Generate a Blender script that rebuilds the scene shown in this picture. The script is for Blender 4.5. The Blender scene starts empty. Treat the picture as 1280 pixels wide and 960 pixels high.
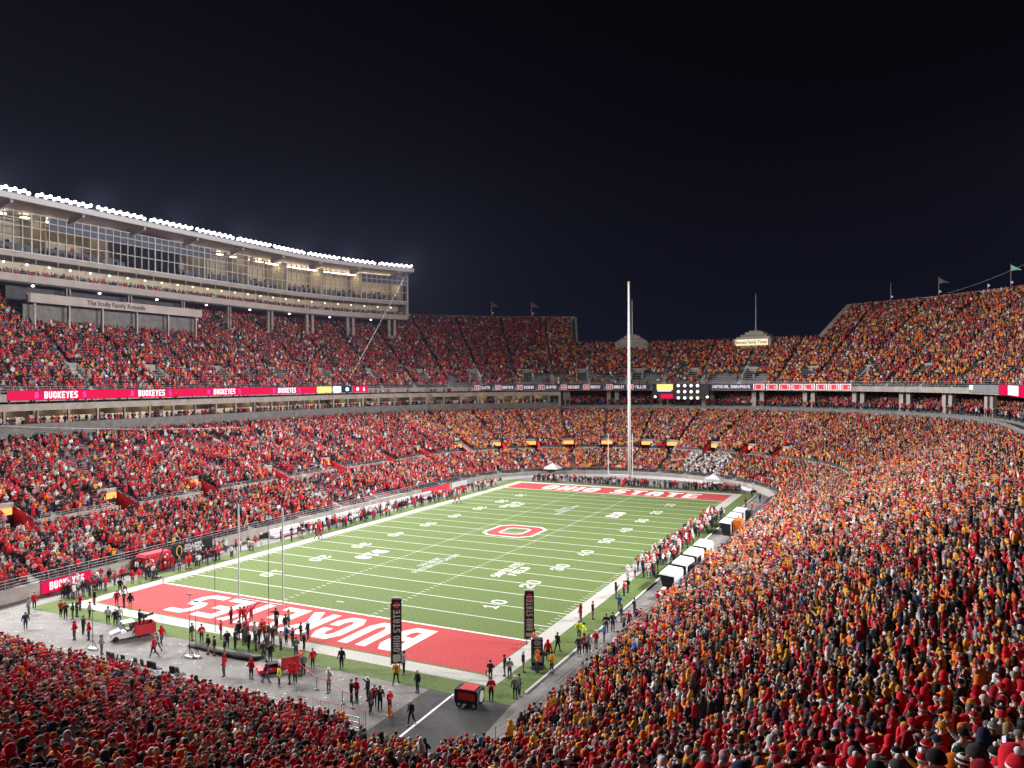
import bpy, bmesh, math, random
import numpy as np
from mathutils import Vector, Matrix

random.seed(7); rng = np.random.default_rng(7)
scene = bpy.context.scene
col = scene.collection
R_ = math.radians

# ------------------------------------------------------------------ camera
CAM = np.array([78.938, -55.896, 24.22]); YAW, PIT, ROLL, FPX = -0.457106, -0.004236, -0.004873, 965.35
Fw = np.array([math.sin(YAW)*math.cos(PIT), math.cos(YAW)*math.cos(PIT), math.sin(PIT)])
Rt0 = np.array([math.cos(YAW), -math.sin(YAW), 0.0]); Up0 = np.cross(Rt0, Fw)
Rt = Rt0*math.cos(ROLL)+Up0*math.sin(ROLL); Up = -Rt0*math.sin(ROLL)+Up0*math.cos(ROLL)
cd = bpy.data.cameras.new('camera'); cam = bpy.data.objects.new('camera', cd); col.objects.link(cam)
cd.sensor_width = 36.0; cd.lens = FPX/1280*36; cd.clip_start = 0.1; cd.clip_end = 6000
M = Matrix(((Rt[0], Up[0], -Fw[0], CAM[0]), (Rt[1], Up[1], -Fw[1], CAM[1]), (Rt[2], Up[2], -Fw[2], CAM[2]), (0, 0, 0, 1)))
cam.matrix_world = M
scene.camera = cam

# ------------------------------------------------------------------ world, exposure
world = bpy.data.worlds.new('World'); scene.world = world; world.use_nodes = True
wn = world.node_tree.nodes; wl = world.node_tree.links
sky = wn.new('ShaderNodeTexSky'); sky.sky_type = 'NISHITA'; sky.sun_disc = False
sky.sun_elevation = R_(-9.0); sky.sun_rotation = R_(150); sky.altitude = 200
tcw = wn.new('ShaderNodeTexCoord'); sx = wn.new('ShaderNodeSeparateXYZ'); rw = wn.new('ShaderNodeValToRGB')   # city-lit night air: navy low down, near black above
wl.new(tcw.outputs['Generated'], sx.inputs[0]); wl.new(sx.outputs['Z'], rw.inputs['Fac'])
for k, (p, c) in enumerate(((0.0, (.0050, .0056, .0135)), (.12, (.0028, .0031, .0080)), (.28, (.0010, .0010, .0024)), (.6, (.0005, .0005, .0009)))):
    e_ = rw.color_ramp.elements[k] if k < 2 else rw.color_ramp.elements.new(p)
    e_.position = p; e_.color = (*c, 1)
skm = wn.new('ShaderNodeMixRGB'); skm.blend_type = 'ADD'; skm.inputs['Fac'].default_value = .05
wl.new(rw.outputs['Color'], skm.inputs['Color1']); wl.new(sky.outputs[0], skm.inputs['Color2'])
wn['Background'].inputs[1].default_value = 1.0
wl.new(skm.outputs[0], wn['Background'].inputs[0])
vs = scene.view_settings
vs.view_transform = 'Standard'; vs.look = 'None'; vs.exposure = 0.18; vs.gamma = 1.0; vs.use_curve_mapping = False
scene.render.engine = 'CYCLES'
cy = scene.cycles
cy.max_bounces = 3; cy.diffuse_bounces = 1; cy.glossy_bounces = 1; cy.transmission_bounces = 2; cy.transparent_max_bounces = 6
cy.sample_clamp_indirect = .35; cy.sample_clamp_direct = 12.0; cy.use_light_tree = True
cy.caustics_reflective = False; cy.caustics_refractive = False
cy.use_denoising = True; cy.denoiser = 'OPENIMAGEDENOISE'; cy.denoising_input_passes = 'RGB_ALBEDO_NORMAL'; cy.denoising_prefilter = 'ACCURATE'
W, L, G = 48.77, 109.73, 9.144
CX = W/2
FLOOD = 170000.0      # watts for one floodlight cluster

# ------------------------------------------------------------------ pixel helpers (a pixel gives a direction)
def ray(u, v): return Fw+Rt*(u-640)/FPX-Up*(v-480)/FPX
def gz(u, v, z=0.0):
    d = ray(u, v); return CAM+d*((z-CAM[2])/d[2])
def proj(X):
    d = np.asarray(X, float)-CAM; z = d@Fw
    return 640+FPX*(d@Rt)/z, 480-FPX*(d@Up)/z, z

# ------------------------------------------------------------------ materials
MATS = {}
def mat(name, c, rough=.8, noise=0.0, scale=4.0, bump=0.0, metal=0.0, emit=None, estr=0.0, spec=.3):
    if name in MATS: return MATS[name]
    m = bpy.data.materials.new(name); m.use_nodes = True; n = m.node_tree.nodes; l = m.node_tree.links
    b = n['Principled BSDF']; b.inputs['Base Color'].default_value = (*c, 1); b.inputs['Roughness'].default_value = rough
    b.inputs['Metallic'].default_value = metal; b.inputs['Specular IOR Level'].default_value = spec
    if noise or bump:
        tc = n.new('ShaderNodeTexCoord'); nz = n.new('ShaderNodeTexNoise'); nz.inputs['Scale'].default_value = scale; nz.inputs['Detail'].default_value = 5
        l.new(tc.outputs['Object'], nz.inputs['Vector'])
        if noise:
            r = n.new('ShaderNodeValToRGB')
            r.color_ramp.elements[0].position = .3; r.color_ramp.elements[1].position = .72
            r.color_ramp.elements[0].color = (*[x*(1-noise) for x in c], 1); r.color_ramp.elements[1].color = (*[min(1, x*(1+noise)) for x in c], 1)
            l.new(nz.outputs['Fac'], r.inputs['Fac']); l.new(r.outputs['Color'], b.inputs['Base Color'])
        if bump:
            bp = n.new('ShaderNodeBump'); bp.inputs['Strength'].default_value = bump; bp.inputs['Distance'].default_value = .05
            l.new(nz.outputs['Fac'], bp.inputs['Height']); l.new(bp.outputs['Normal'], b.inputs['Normal'])
    if emit:
        b.inputs['Emission Color'].default_value = (*emit, 1); b.inputs['Emission Strength'].default_value = estr
    MATS[name] = m
    return m
def two_noise(name, c1, c2, c3, s1, s2, rough=.9, bump=.3):
    m = bpy.data.materials.new(name); m.use_nodes = True; n = m.node_tree.nodes; l = m.node_tree.links
    b = n['Principled BSDF']; b.inputs['Roughness'].default_value = rough; b.inputs['Specular IOR Level'].default_value = .15
    tc = n.new('ShaderNodeTexCoord')
    a = n.new('ShaderNodeTexNoise'); a.inputs['Scale'].default_value = s1; a.inputs['Detail'].default_value = 3
    d = n.new('ShaderNodeTexNoise'); d.inputs['Scale'].default_value = s2; d.inputs['Detail'].default_value = 4
    l.new(tc.outputs['Object'], a.inputs['Vector']); l.new(tc.outputs['Object'], d.inputs['Vector'])
    r = n.new('ShaderNodeValToRGB'); r.color_ramp.elements[0].position = .35; r.color_ramp.elements[1].position = .68
    r.color_ramp.elements[0].color = (*c1, 1); r.color_ramp.elements[1].color = (*c2, 1)
    l.new(d.outputs['Fac'], r.inputs['Fac'])
    mx = n.new('ShaderNodeMixRGB'); mx.blend_type = 'MIX'
    r2 = n.new('ShaderNodeValToRGB'); r2.color_ramp.elements[0].position = .4; r2.color_ramp.elements[1].position = .7
    r2.color_ramp.elements[0].color = (0, 0, 0, 1); r2.color_ramp.elements[1].color = (.6, .6, .6, 1)
    l.new(a.outputs['Fac'], r2.inputs['Fac']); l.new(r2.outputs['Color'], mx.inputs['Fac'])
    l.new(r.outputs['Color'], mx.inputs['Color1']); mx.inputs['Color2'].default_value = (*c3, 1)
    l.new(mx.outputs['Color'], b.inputs['Base Color'])
    bp = n.new('ShaderNodeBump'); bp.inputs['Strength'].default_value = bump; bp.inputs['Distance'].default_value = .03
    l.new(d.outputs['Fac'], bp.inputs['Height']); l.new(bp.outputs['Normal'], b.inputs['Normal'])
    MATS[name] = m
    return m
turf = two_noise('turf', (.070, .112, .027), (.155, .205, .072), (.100, .148, .044), .12, 5.0)
red_turf = two_noise('red_turf', (.28, .020, .024), (.55, .10, .10), (.42, .045, .05), .15, 9.0)
white_turf = two_noise('white_turf', (.50, .50, .46), (.80, .80, .76), (.66, .66, .62), .2, 9.0)
border_turf = two_noise('border_turf', (.34, .33, .30), (.52, .51, .47), (.45, .44, .41), .2, 7.0)
grey_turf = mat('grey_turf_paint', (.42, .46, .46), .9, .15, 6)
apron_m = two_noise('apron_concrete', (.20, .19, .18), (.265, .253, .242), (.155, .147, .14), .25, 1.1, .85, .08)
asphalt = two_noise('ramp_asphalt', (.060, .058, .060), (.095, .092, .092), (.05, .05, .05), .4, 8.0, .8, .4)
conc = mat('stand_concrete', (.20, .195, .19), .9, .22, .8, .1)
conc_lt = mat('pale_concrete', (.38, .345, .31), .85, .22, .7, .1)
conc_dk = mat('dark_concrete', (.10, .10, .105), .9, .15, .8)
bench_red = mat('red_bench', (.42, .035, .075), .5, .15, 1.5)
bench_alu = mat('aluminium_bench', (.40, .40, .41), .5, .1, 2.0)
step_m = mat('stair_concrete', (.42, .41, .40), .9, .12, 2.0)
steel = mat('galvanised_steel', (.45, .46, .47), .45, .1, 6, 0, .6)
white_m = mat('white_paint', (.80, .80, .78), .5, .05, 3)
cream = mat('cream_panel', (.50, .44, .41), .7, .14, .35)
black_m = mat('black_cloth', (.012, .012, .014), .8, .3, 3)
dark_m = mat('dark_metal', (.03, .03, .035), .5, .2, 4)
red_m = mat('red_paint', (.50, .018, .03), .55, .1, 2)
red_cloth = mat('red_cloth', (.55, .03, .05), .8, .15, 2, .2)
orange_m = mat('orange_plastic', (.80, .17, .02), .5, .1, 2)
grey_m = mat('grey_panel', (.22, .23, .25), .7, .1, 2)
rubber = mat('rubber', (.02, .02, .02), .8)
gold_m = mat('gold_paint', (.65, .38, .08), .5)
white_cloth = mat('white_cloth', (.62, .63, .65), .7, .05, 2, .15)
clear_plastic = mat('clear_plastic_side', (.55, .57, .58), .3, .1, 2)
def emis(name, c, s):
    if name in MATS: return MATS[name]
    m = bpy.data.materials.new(name); m.use_nodes = True; n = m.node_tree.nodes
    n.remove(n['Principled BSDF']); e = n.new('ShaderNodeEmission'); e.inputs[0].default_value = (*c, 1); e.inputs[1].default_value = s
    m.node_tree.links.new(e.outputs[0], n['Material Output'].inputs[0]); m.cycles.emission_sampling = 'NONE'
    MATS[name] = m
    return m
lens_m = emis('floodlight_glow', (1.0, .97, 1.0), 4.0)
led_red = emis('led_red', (1.0, .012, .10), .80)
led_white = emis('led_white', (1.0, .88, .95), 1.5)
led_mag = emis('led_magenta', (.85, .10, .75), 1.0)
led_yel = emis('led_yellow', (1.0, .85, .25), 1.1)
led_navy = emis('led_navy', (.02, .05, .12), .8)
reflection_green = emis('green_reflection_glow', (.12, .15, .06), .35)
lamp_warm = emis('warm_bulb', (1.0, .72, .38), 3.0)
portal_glow = emis('portal_light', (1.0, .27, .07), 2.4); portal_glow.cycles.emission_sampling = 'FRONT'
soffit_glow = emis('soffit_light', (1.0, .92, .95), 4.0)
phone_glow = emis('phone_screen', (.8, .7, 1.0), 1.0)
ceil_m = emis('ceiling_panel', (1.0, .80, .52), 9.0); ceil_m.cycles.emission_sampling = 'FRONT'
suite_m = emis('suite_ceiling_panel', (1.0, .80, .52), 4.0); suite_m.cycles.emission_sampling = 'FRONT'
room_m = mat('room_wall', (.70, .60, .44), .8, .12, .3)
def glass():
    m = bpy.data.materials.new('window_glass'); m.use_nodes = True; n = m.node_tree.nodes; l = m.node_tree.links
    n.remove(n['Principled BSDF']); t = n.new('ShaderNodeBsdfTransparent'); t.inputs[0].default_value = (.88, .90, .92, 1)
    g = n.new('ShaderNodeBsdfGlossy'); g.inputs['Roughness'].default_value = .08
    x = n.new('ShaderNodeMixShader'); x.inputs[0].default_value = .08
    l.new(t.outputs[0], x.inputs[1]); l.new(g.outputs[0], x.inputs[2]); l.new(x.outputs[0], n['Material Output'].inputs[0])
    return m
glass_m = glass()
tint_m = mat('tinted_pane', (.13, .15, .19), .25, .15, .6, 0, 0, None, 0, .5)

# ------------------------------------------------------------------ object helpers
def tag(o, label=None, cat=None, group=None, kind=None):
    if label: o['label'] = label
    if cat: o['category'] = cat
    if group: o['group'] = group
    if kind: o['kind'] = kind
    return o
def link(name, data, parent=None):
    o = bpy.data.objects.new(name, data); col.objects.link(o)
    if parent is not None: o.parent = parent
    return o
def empty(name, loc=(0, 0, 0), rz=0.0):
    o = link(name, None); o.location = loc; o.rotation_euler = (0, 0, rz); o.empty_display_size = .2
    return o
class MB:
    def __init__(s): s.v = []; s.f = []; s.m = []; s.mats = []
    def mi(s, m):
        if m not in s.mats: s.mats.append(m)
        return s.mats.index(m)
    def quad(s, pts, m):
        b = len(s.v); s.v += [tuple(map(float, p)) for p in pts]; s.f.append(tuple(range(b, b+len(pts)))); s.m.append(s.mi(m)); return s
    def box(s, lo, hi, m, T=None):
        x0, y0, z0 = lo; x1, y1, z1 = hi
        c = [(x0, y0, z0), (x1, y0, z0), (x1, y1, z0), (x0, y1, z0), (x0, y0, z1), (x1, y0, z1), (x1, y1, z1), (x0, y1, z1)]
        return s.hexa(c, m, T)
    def hexa(s, c, m, T=None):
        if T is not None: c = [tuple(T@Vector(p)) for p in c]
        b = len(s.v); s.v += [tuple(map(float, p)) for p in c]; k = s.mi(m)
        for q in ((3, 2, 1, 0), (4, 5, 6, 7), (0, 1, 5, 4), (1, 2, 6, 5), (2, 3, 7, 6), (3, 0, 4, 7)): s.f.append(tuple(b+i for i in q)); s.m.append(k)
        return s
    def tube(s, pts, r, m, n=6, caps=True):
        pts = [Vector(p) for p in pts]; rr = r if isinstance(r, (list, tuple)) else [r]*len(pts)
        b = len(s.v); k = s.mi(m)
        for i, p in enumerate(pts):
            t = (pts[min(i+1, len(pts)-1)]-pts[max(i-1, 0)]).normalized()
            a = t.orthogonal().normalized() if i == 0 else (a-t*a.dot(t)).normalized()
            c = t.cross(a)
            for j in range(n):
                an = 2*math.pi*j/n; s.v.append(tuple(p+(a*math.cos(an)+c*math.sin(an))*rr[i]))
        for i in range(len(pts)-1):
            for j in range(n):
                j2 = (j+1) % n; s.f.append((b+i*n+j, b+i*n+j2, b+(i+1)*n+j2, b+(i+1)*n+j)); s.m.append(k)
        if caps:
            s.f.append(tuple(b+j for j in reversed(range(n)))); s.f.append(tuple(b+(len(pts)-1)*n+j for j in range(n))); s.m += [k, k]
        return s
    def lathe(s, prof, m, n=12, T=None, sx=1, sy=1):
        b = len(s.v); k = s.mi(m)
        for (r, z) in prof:
            for j in range(n):
                an = 2*math.pi*j/n; p = Vector((r*math.cos(an)*sx, r*math.sin(an)*sy, z))
                s.v.append(tuple(T@p if T is not None else p))
        for i in range(len(prof)-1):
            for j in range(n):
                j2 = (j+1) % n; s.f.append((b+i*n+j, b+i*n+j2, b+(i+1)*n+j2, b+(i+1)*n+j)); s.m.append(k)
        s.f.append(tuple(b+j for j in reversed(range(n)))); s.f.append(tuple(b+(len(prof)-1)*n+j for j in range(n))); s.m += [k, k]
        return s
    def mesh(s, name, smooth=False):
        me = bpy.data.meshes.new(name); me.from_pydata(s.v, [], s.f)
        for m in s.mats: me.materials.append(m)
        me.polygons.foreach_set('material_index', np.array(s.m, dtype=np.int32))
        if smooth: me.polygons.foreach_set('use_smooth', np.ones(len(s.f), dtype=bool))
        me.update()
        return me
    def build(s, name, parent=None, smooth=False): return link(name, s.mesh(name, smooth), parent)

# ------------------------------------------------------------------ block lettering (stroke font, flat paint or print)
c_ = .26
GL = {
 'A': [[(0, 0), (0, .74), (c_, 1), (1-c_, 1), (1, .74), (1, 0)], [(0, .42), (1, .42)]],
 'B': [[(0, 0), (.74, 0), (1, .18), (1, .36), (.84, .5), (1, .64), (1, .82), (.74, 1), (0, 1), 'c'], [(0, .5), (.84, .5)]],
 'C': [[(1, .32), (1, .2), (1-c_, 0), (c_, 0), (0, .2), (0, .8), (c_, 1), (1-c_, 1), (1, .8), (1, .68)]],
 'D': [[(0, 0), (1-c_, 0), (1, .2), (1, .8), (1-c_, 1), (0, 1), 'c']],
 'E': [[(1, 0), (0, 0), (0, 1), (1, 1)], [(0, .5), (.82, .5)]],
 'F': [[(0, 0), (0, 1), (1, 1)], [(0, .5), (.82, .5)]],
 'G': [[(.55, .45), (1, .45), (1, .2), (1-c_, 0), (c_, 0), (0, .2), (0, .8), (c_, 1), (1-c_, 1), (1, .8), (1, .7)]],
 'H': [[(0, 0), (0, 1)], [(1, 0), (1, 1)], [(0, .5), (1, .5)]],
 'I': [[(.5, 0), (.5, 1)]],
 'J': [[(0, .3), (0, .2), (c_, 0), (1-c_, 0), (1, .2), (1, 1)]],
 'K': [[(0, 0), (0, 1)], [(1, 1), (.42, .56)], [(.42, .44), (1, 0)], [(0, .5), (.35, .5)]],
 'L': [[(0, 1), (0, 0), (1, 0)]],
 'M': [[(0, 0), (0, 1), (.5, .4), (1, 1), (1, 0)]],
 'N': [[(0, 0), (0, 1), (1, 0), (1, 1)]],
 'O': [[(c_, 0), (1-c_, 0), (1, .2), (1, .8), (1-c_, 1), (c_, 1), (0, .8), (0, .2), 'c']],
 'P': [[(0, 0), (0, 1), (1-c_, 1), (1, .84), (1, .6), (1-c_, .44), (0, .44)]],
 'R': [[(0, 0), (0, 1), (1-c_, 1), (1, .84), (1, .6), (1-c_, .46), (0, .46)], [(.5, .46), (1, 0)]],
 'S': [[(0, 0), (1-c_, 0), (1, .16), (1, .36), (.8, .5), (.2, .5), (0, .64), (0, .84), (c_, 1), (1, 1)]],
 'T': [[(.5, 0), (.5, 1)], [(0, 1), (1, 1)]],
 'U': [[(0, 1), (0, .2), (c_, 0), (1-c_, 0), (1, .2), (1, 1)]],
 'V': [[(0, 1), (.5, 0), (1, 1)]],
 'W': [[(0, 1), (.22, 0), (.5, .7), (.78, 0), (1, 1)]],
 'Y': [[(0, 1), (.5, .45), (1, 1)], [(.5, .45), (.5, 0)]],
 'Z': [[(0, 1), (1, 1), (0, 0), (1, 0)]],
 '1': [[(.2, .8), (.5, 1), (.5, 0)], [(.15, 0), (.85, 0)]],
 '2': [[(0, .75), (0, .82), (c_, 1), (1-c_, 1), (1, .8), (1, .6), (0, .2), (0, 0), (1, 0)]],
 '3': [[(0, .8), (c_, 1), (1-c_, 1), (1, .8), (1, .64), (.8, .5), (1, .36), (1, .2), (1-c_, 0), (c_, 0), (0, .2)], [(.35, .5), (.8, .5)]],
 '4': [[(.75, 0), (.75, 1), (0, .35), (1, .35)]],
 '5': [[(1, 1), (0, 1), (0, .56), (1-c_, .56), (1, .4), (1, .2), (1-c_, 0), (c_, 0), (0, .18)]],
 '6': [[(1, .8), (1-c_, 1), (c_, 1), (0, .8), (0, .2), (c_, 0), (1-c_, 0), (1, .2), (1, .4), (1-c_, .55), (0, .55)]],
 '7': [[(0, 1), (1, 1), (.35, 0)]],
 '8': [[(c_, 0), (1-c_, 0), (1, .18), (1, .36), (.84, .5), (1, .64), (1, .82), (1-c_, 1), (c_, 1), (0, .82), (0, .64), (.16, .5), (0, .36), (0, .18), 'c'], [(.16, .5), (.84, .5)]],
 '9': [[(0, .2), (c_, 0), (1-c_, 0), (1, .2), (1, .8), (1-c_, 1), (c_, 1), (0, .8), (0, .6), (c_, .45), (1, .45)]],
}
GL['0'] = GL['O']
def glyph(mb, ch, x0, y0, w, h, t, m, T, lay=.0015):
    """strokes of one character; T maps (x, y, lift) to the world"""
    if ch == 'I' or ch == '1' and w < 3*t: pass
    for si, st in enumerate(GL[ch]):
        closed = st[-1] == 'c'; pts = [np.array(p) for p in st if p != 'c']
        P = [np.array((x0+t/2+p[0]*(w-t), y0+t/2+p[1]*(h-t))) for p in pts]
        n = len(P)
        ext = []
        for i in range(n):
            a = P[i-1] if (i > 0 or closed) else None; b = P[(i+1) % n] if (i < n-1 or closed) else None
            if a is None:
                d = (b-P[i]); d = d/np.linalg.norm(d); q = P[i]-d*t/2; nn = np.array((-d[1], d[0]))*t/2; ext.append((q+nn, q-nn))
            elif b is None:
                d = (P[i]-a); d = d/np.linalg.norm(d); q = P[i]+d*t/2; nn = np.array((-d[1], d[0]))*t/2; ext.append((q+nn, q-nn))
            else:
                d1 = P[i]-a; d1 = d1/np.linalg.norm(d1); d2 = b-P[i]; d2 = d2/np.linalg.norm(d2)
                n1 = np.array((-d1[1], d1[0])); n2 = np.array((-d2[1], d2[0])); mm = n1+n2; k = max(.45, (1+n1@n2))
                mm = mm/k*t/2; ext.append((P[i]+mm, P[i]-mm))
        for i in range(n if closed else n-1):
            a, b = ext[i], ext[(i+1) % n]
            mb.quad([T(*a[1], si*lay), T(*b[1], si*lay), T(*b[0], si*lay), T(*a[0], si*lay)], m)
def text_width(s, w, gap): return sum((w*.35 if c == ' ' else w*.42 if c == 'I' else w)+gap for c in s)-gap
def text(mb, s, x, y, w, h, t, gap, m, T, lay=.0015):
    for c in s:
        if c == ' ': x += w*.35+gap; continue
        ww = w*.42 if c == 'I' else w
        if c == 'I':
            mb.quad([T(x+ww/2-t/2, y, 0), T(x+ww/2+t/2, y, 0), T(x+ww/2+t/2, y+h, 0), T(x+ww/2-t/2, y+h, 0)], m)
        else: glyph(mb, c, x, y, ww, h, t, m, T, lay)
        x += ww+gap
def flatT(o, ax, ay, az): 
    o, ax, ay, az = map(np.array, (o, ax, ay, az)); return lambda x, y, k=0: tuple(o+ax*x+ay*y+az*k)

# ------------------------------------------------------------------ bowl plan
def hw(y): return 34.6-(98-y)**2/6000.0
_p = []
_xe = CX+hw(-10.5); _c = (_xe-5, -10.5)
for x in np.arange(-8, _c[0], .5): _p.append((x, -15.5))
for a in np.linspace(-math.pi/2, 0, 17): _p.append((_c[0]+5*math.cos(a), _c[1]+5*math.sin(a)))
I_EAST = len(_p)
for y in np.arange(-10, 98, .5): _p.append((CX+hw(y), y))
I_FAR0 = len(_p)
for a in np.linspace(0, math.pi, 210): _p.append((CX+34.6*math.cos(a), 98+32.2*math.sin(a)))
I_FAR1 = len(_p)
for y in np.arange(97.5, -40, -.5): _p.append((CX-hw(y), y))
P = np.array(_p); T_ = np.gradient(P, axis=0)
for _ in range(6): T_[1:-1] = (T_[:-2]+2*T_[1:-1]+T_[2:])/4
T_ /= np.linalg.norm(T_, axis=1)[:, None]
N = np.stack([T_[:, 1], -T_[:, 0]], 1); NP = len(P)
def B(i, s, z=0.0):
    """point at fractional path index i, offset s outwards, height z"""
    i = min(max(i, 0), NP-1.001); k = int(i); f = i-k
    q = P[k]*(1-f)+P[k+1]*f; n = N[k]*(1-f)+N[k+1]*f
    return np.array((q[0]+n[0]*s, q[1]+n[1]*s, z))
def Nn(i):
    k = int(min(max(i, 0), NP-2)); return N[k]
def heading(i):
    n = Nn(i); return math.atan2(n[1], n[0])+math.pi/2     # local +y looks at the field
def at_u(u, s, far=True, lo=0, hi=None):
    """path index whose offset curve is seen at picture column u"""
    hi = hi or NP-1
    Q = P+N*s; X = np.concatenate([Q, np.full((NP, 1), 20.0)], 1); d = X-CAM; z = d@Fw
    uu = np.where(z > 1, 640+FPX*(d@Rt)/np.maximum(z, 1), 1e6); g = uu-u
    best = None
    for i in range(lo, hi-1):
        if g[i]*g[i+1] <= 0 and z[i] > 5 and abs(g[i]) < 200:
            k = i+g[i]/(g[i]-g[i+1]+1e-9)
            if best is None or (z[i] > best[1]) == far: best = (k, z[i])
    if best is None: return float(lo+np.argmin(np.where(z[lo:hi] > 5, np.abs(g[lo:hi]), 1e9)))
    return best[0]
def arclen(s):
    Q = P+N*s; return np.concatenate([[0], np.cumsum(np.linalg.norm(np.diff(Q, axis=0), axis=1))])
I_W0 = NP-1-2*0                          # west end
I_W_VIS = NP-1-30
A20 = arclen(20); A38 = arclen(38); A58 = arclen(58)
def strip(mb, i0, i1, s0, z0, s1, z1, m, step=2.0):
    """band following the bowl between two (offset, height) lines"""
    n = max(1, int(math.ceil((i1-i0)/step))); 
    for k in range(n):
        a = i0+(i1-i0)*k/n; b = i0+(i1-i0)*(k+1)/n
        mb.quad([B(a, s0, z0), B(b, s0, z0), B(b, s1, z1), B(a, s1, z1)], m)
    return mb
def beam(mb, i0, i1, s0, s1, z0, z1, m, step=2.0):
    """solid bar of rectangular section following the bowl"""
    n = max(1, int(math.ceil((i1-i0)/step)))
    for k in range(n):
        a = i0+(i1-i0)*k/n; b = i0+(i1-i0)*(k+1)/n
        mb.hexa([B(a, s0, z0), B(a, s1, z0), B(b, s1, z0), B(b, s0, z0), B(a, s0, z1), B(a, s1, z1), B(b, s1, z1), B(b, s0, z1)], m)
    return mb

# ------------------------------------------------------------------ ground, field and markings
def sheet(name, x0, y0, x1, y1, z, m, parent=None):
    return MB().quad([(x0, y0, z), (x1, y0, z), (x1, y1, z), (x0, y1, z)], m).build(name, parent)
tag(sheet('ground', -900, -900, 900, 1500, -.06, mat('dark_ground', (.03, .03, .032), .95, .3, .05)), kind='structure')
tag(sheet('concrete_apron', -12, -21, 63, 136, -.012, apron_m), kind='structure')
field = tag(sheet('football_field', -4.6, -4.4, W+4.6, L+4.2, 0, turf), kind='structure')
ramp = MB().quad([(46.2, -21, -.008), (54.9, -21, -.008), (53.2, -2.6, -.008), (46.2, -4.4, -.008)], asphalt).build('tunnel_ramp'); tag(ramp, kind='structure')
MB().quad([(49.0, -19, -.004), (49.2, -19, -.004), (48.5, -3.6, -.004), (48.3, -3.6, -.004)], white_m).build('ramp_line', ramp)
mb = MB(); z = .004
for (x0, y0, x1, y1) in ((-1.83, -1.83, 0, L+1.83), (W, -1.83, W+1.83, L+1.83), (0, -1.83, W, 0), (0, L, W, L+1.83)):
    mb.quad([(x0, y0, z), (x1, y0, z), (x1, y1, z), (x0, y1, z)], border_turf)
mb.build('border_paint', field)
for k in range(21):
    y = G+k*4.572; wd = .075 if k not in (0, 20) else .16
    sheet('yard_line', 0, y-wd, W, y+wd, .0045, white_turf, field)
mb = MB()
for k in range(100):
    if k % 5 == 0: continue
    y = G+k*.9144
    for x in (.15, 18.29-.3, W-18.29-.3, W-.75): mb.quad([(x, y-.05, .0045), (x+.62, y-.05, .0045), (x+.62, y+.05, .0045), (x, y+.05, .0045)], white_turf)
for k in range(21):
    y = G+k*4.572
    for x in (18.29, W-18.29): mb.quad([(x-.06, y-.35, .009), (x+.06, y-.35, .009), (x+.06, y+.35, .009), (x-.06, y+.35, .009)], white_turf)
for y in (G+2.74, L-G-2.74): mb.quad([(CX-.5, y-.08, .0045), (CX+.5, y-.08, .0045), (CX+.5, y+.08, .0045), (CX-.5, y+.08, .0045)], white_turf)
tag(mb.build('hash_mark', field), kind='stuff')
for k in range(1, 10):
    y = G+k*9.144; d = str((k if k <= 5 else 10-k)*10)
    for side in (0, 1):
        for j, ch in enumerate(d):
            mb = MB(); off = .35
            if side == 0:   # read from the left sideline: text runs towards -y, up is +x
                Tm = flatT((7.6, y, .009), (0, -1, 0), (1, 0, 0), (0, 0, 1)); x0 = -(off+1.3) if j == 0 else off
                glyph(mb, ch, x0, 0, 1.25, 1.8, .29, white_turf, Tm)
            else:
                Tm = flatT((W-7.6, y, .009), (0, 1, 0), (-1, 0, 0), (0, 0, 1)); x0 = -(off+1.3) if j == 0 else off
                glyph(mb, ch, x0, 0, 1.25, 1.8, .29, white_turf, Tm)
            mb.build('field_number', field)
# end zones
ez = sheet('end_zone_paint', .1, .3, W-.1, G-.2, .005, red_turf, field)
x = 39.5
for ch in 'BUCKEYES':
    mb = MB(); glyph(mb, ch, 0, 0, 3.15, 6.5, 1.12, white_turf, flatT((x, 7.85, .010), (-1, 0, 0), (0, -1, 0), (0, 0, 1))); mb.build('letter', ez); x -= 3.88
ez2 = sheet('end_zone_paint', .1, L-G+.2, W-.1, L-.3, .005, red_turf, field)
x = 7.9
for ch in 'OHIO STATE':
    w_ = 1.9 if ch == ' ' else 1.25 if ch == 'I' else 3.15
    if ch != ' ':
        mb = MB(); glyph(mb, ch, 0, 0, w_, 6.2, 1.25, white_turf, flatT((x, L-G+1.45, .010), (1, 0, 0), (0, 1, 0), (0, 0, 1))); mb.build('letter', ez2)
    x += w_+.75
# centre logo: block O
def octa(cx, cy_, rx, ry, cx_, cy2):
    return [(cx-rx+cx_, cy_-ry), (cx+rx-cx_, cy_-ry), (cx+rx, cy_-ry+cy2), (cx+rx, cy_+ry-cy2), (cx+rx-cx_, cy_+ry), (cx-rx+cx_, cy_+ry), (cx-rx, cy_+ry-cy2), (cx-rx, cy_-ry+cy2)]
def ringm(mb, a, b, z, m):
    for i in range(8):
        j = (i+1) % 8; mb.quad([(*a[i], z), (*a[j], z), (*b[j], z), (*b[i], z)], m)
mb = MB(); cyO = L/2+1.0
os_ = [octa(CX, cyO, 4.4, 4.7, 1.7, 1.7), octa(CX, cyO, 3.95, 4.25, 1.5, 1.5), octa(CX, cyO, 2.1, 2.5, .75, .75), octa(CX, cyO, 1.75, 2.1, .6, .6)]
ringm(mb, os_[0], os_[1], .012, white_turf); ringm(mb, os_[1], os_[2], .012, red_turf); ringm(mb, os_[2], os_[3], .012, white_turf)
mb.build('centre_logo', field)
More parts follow.
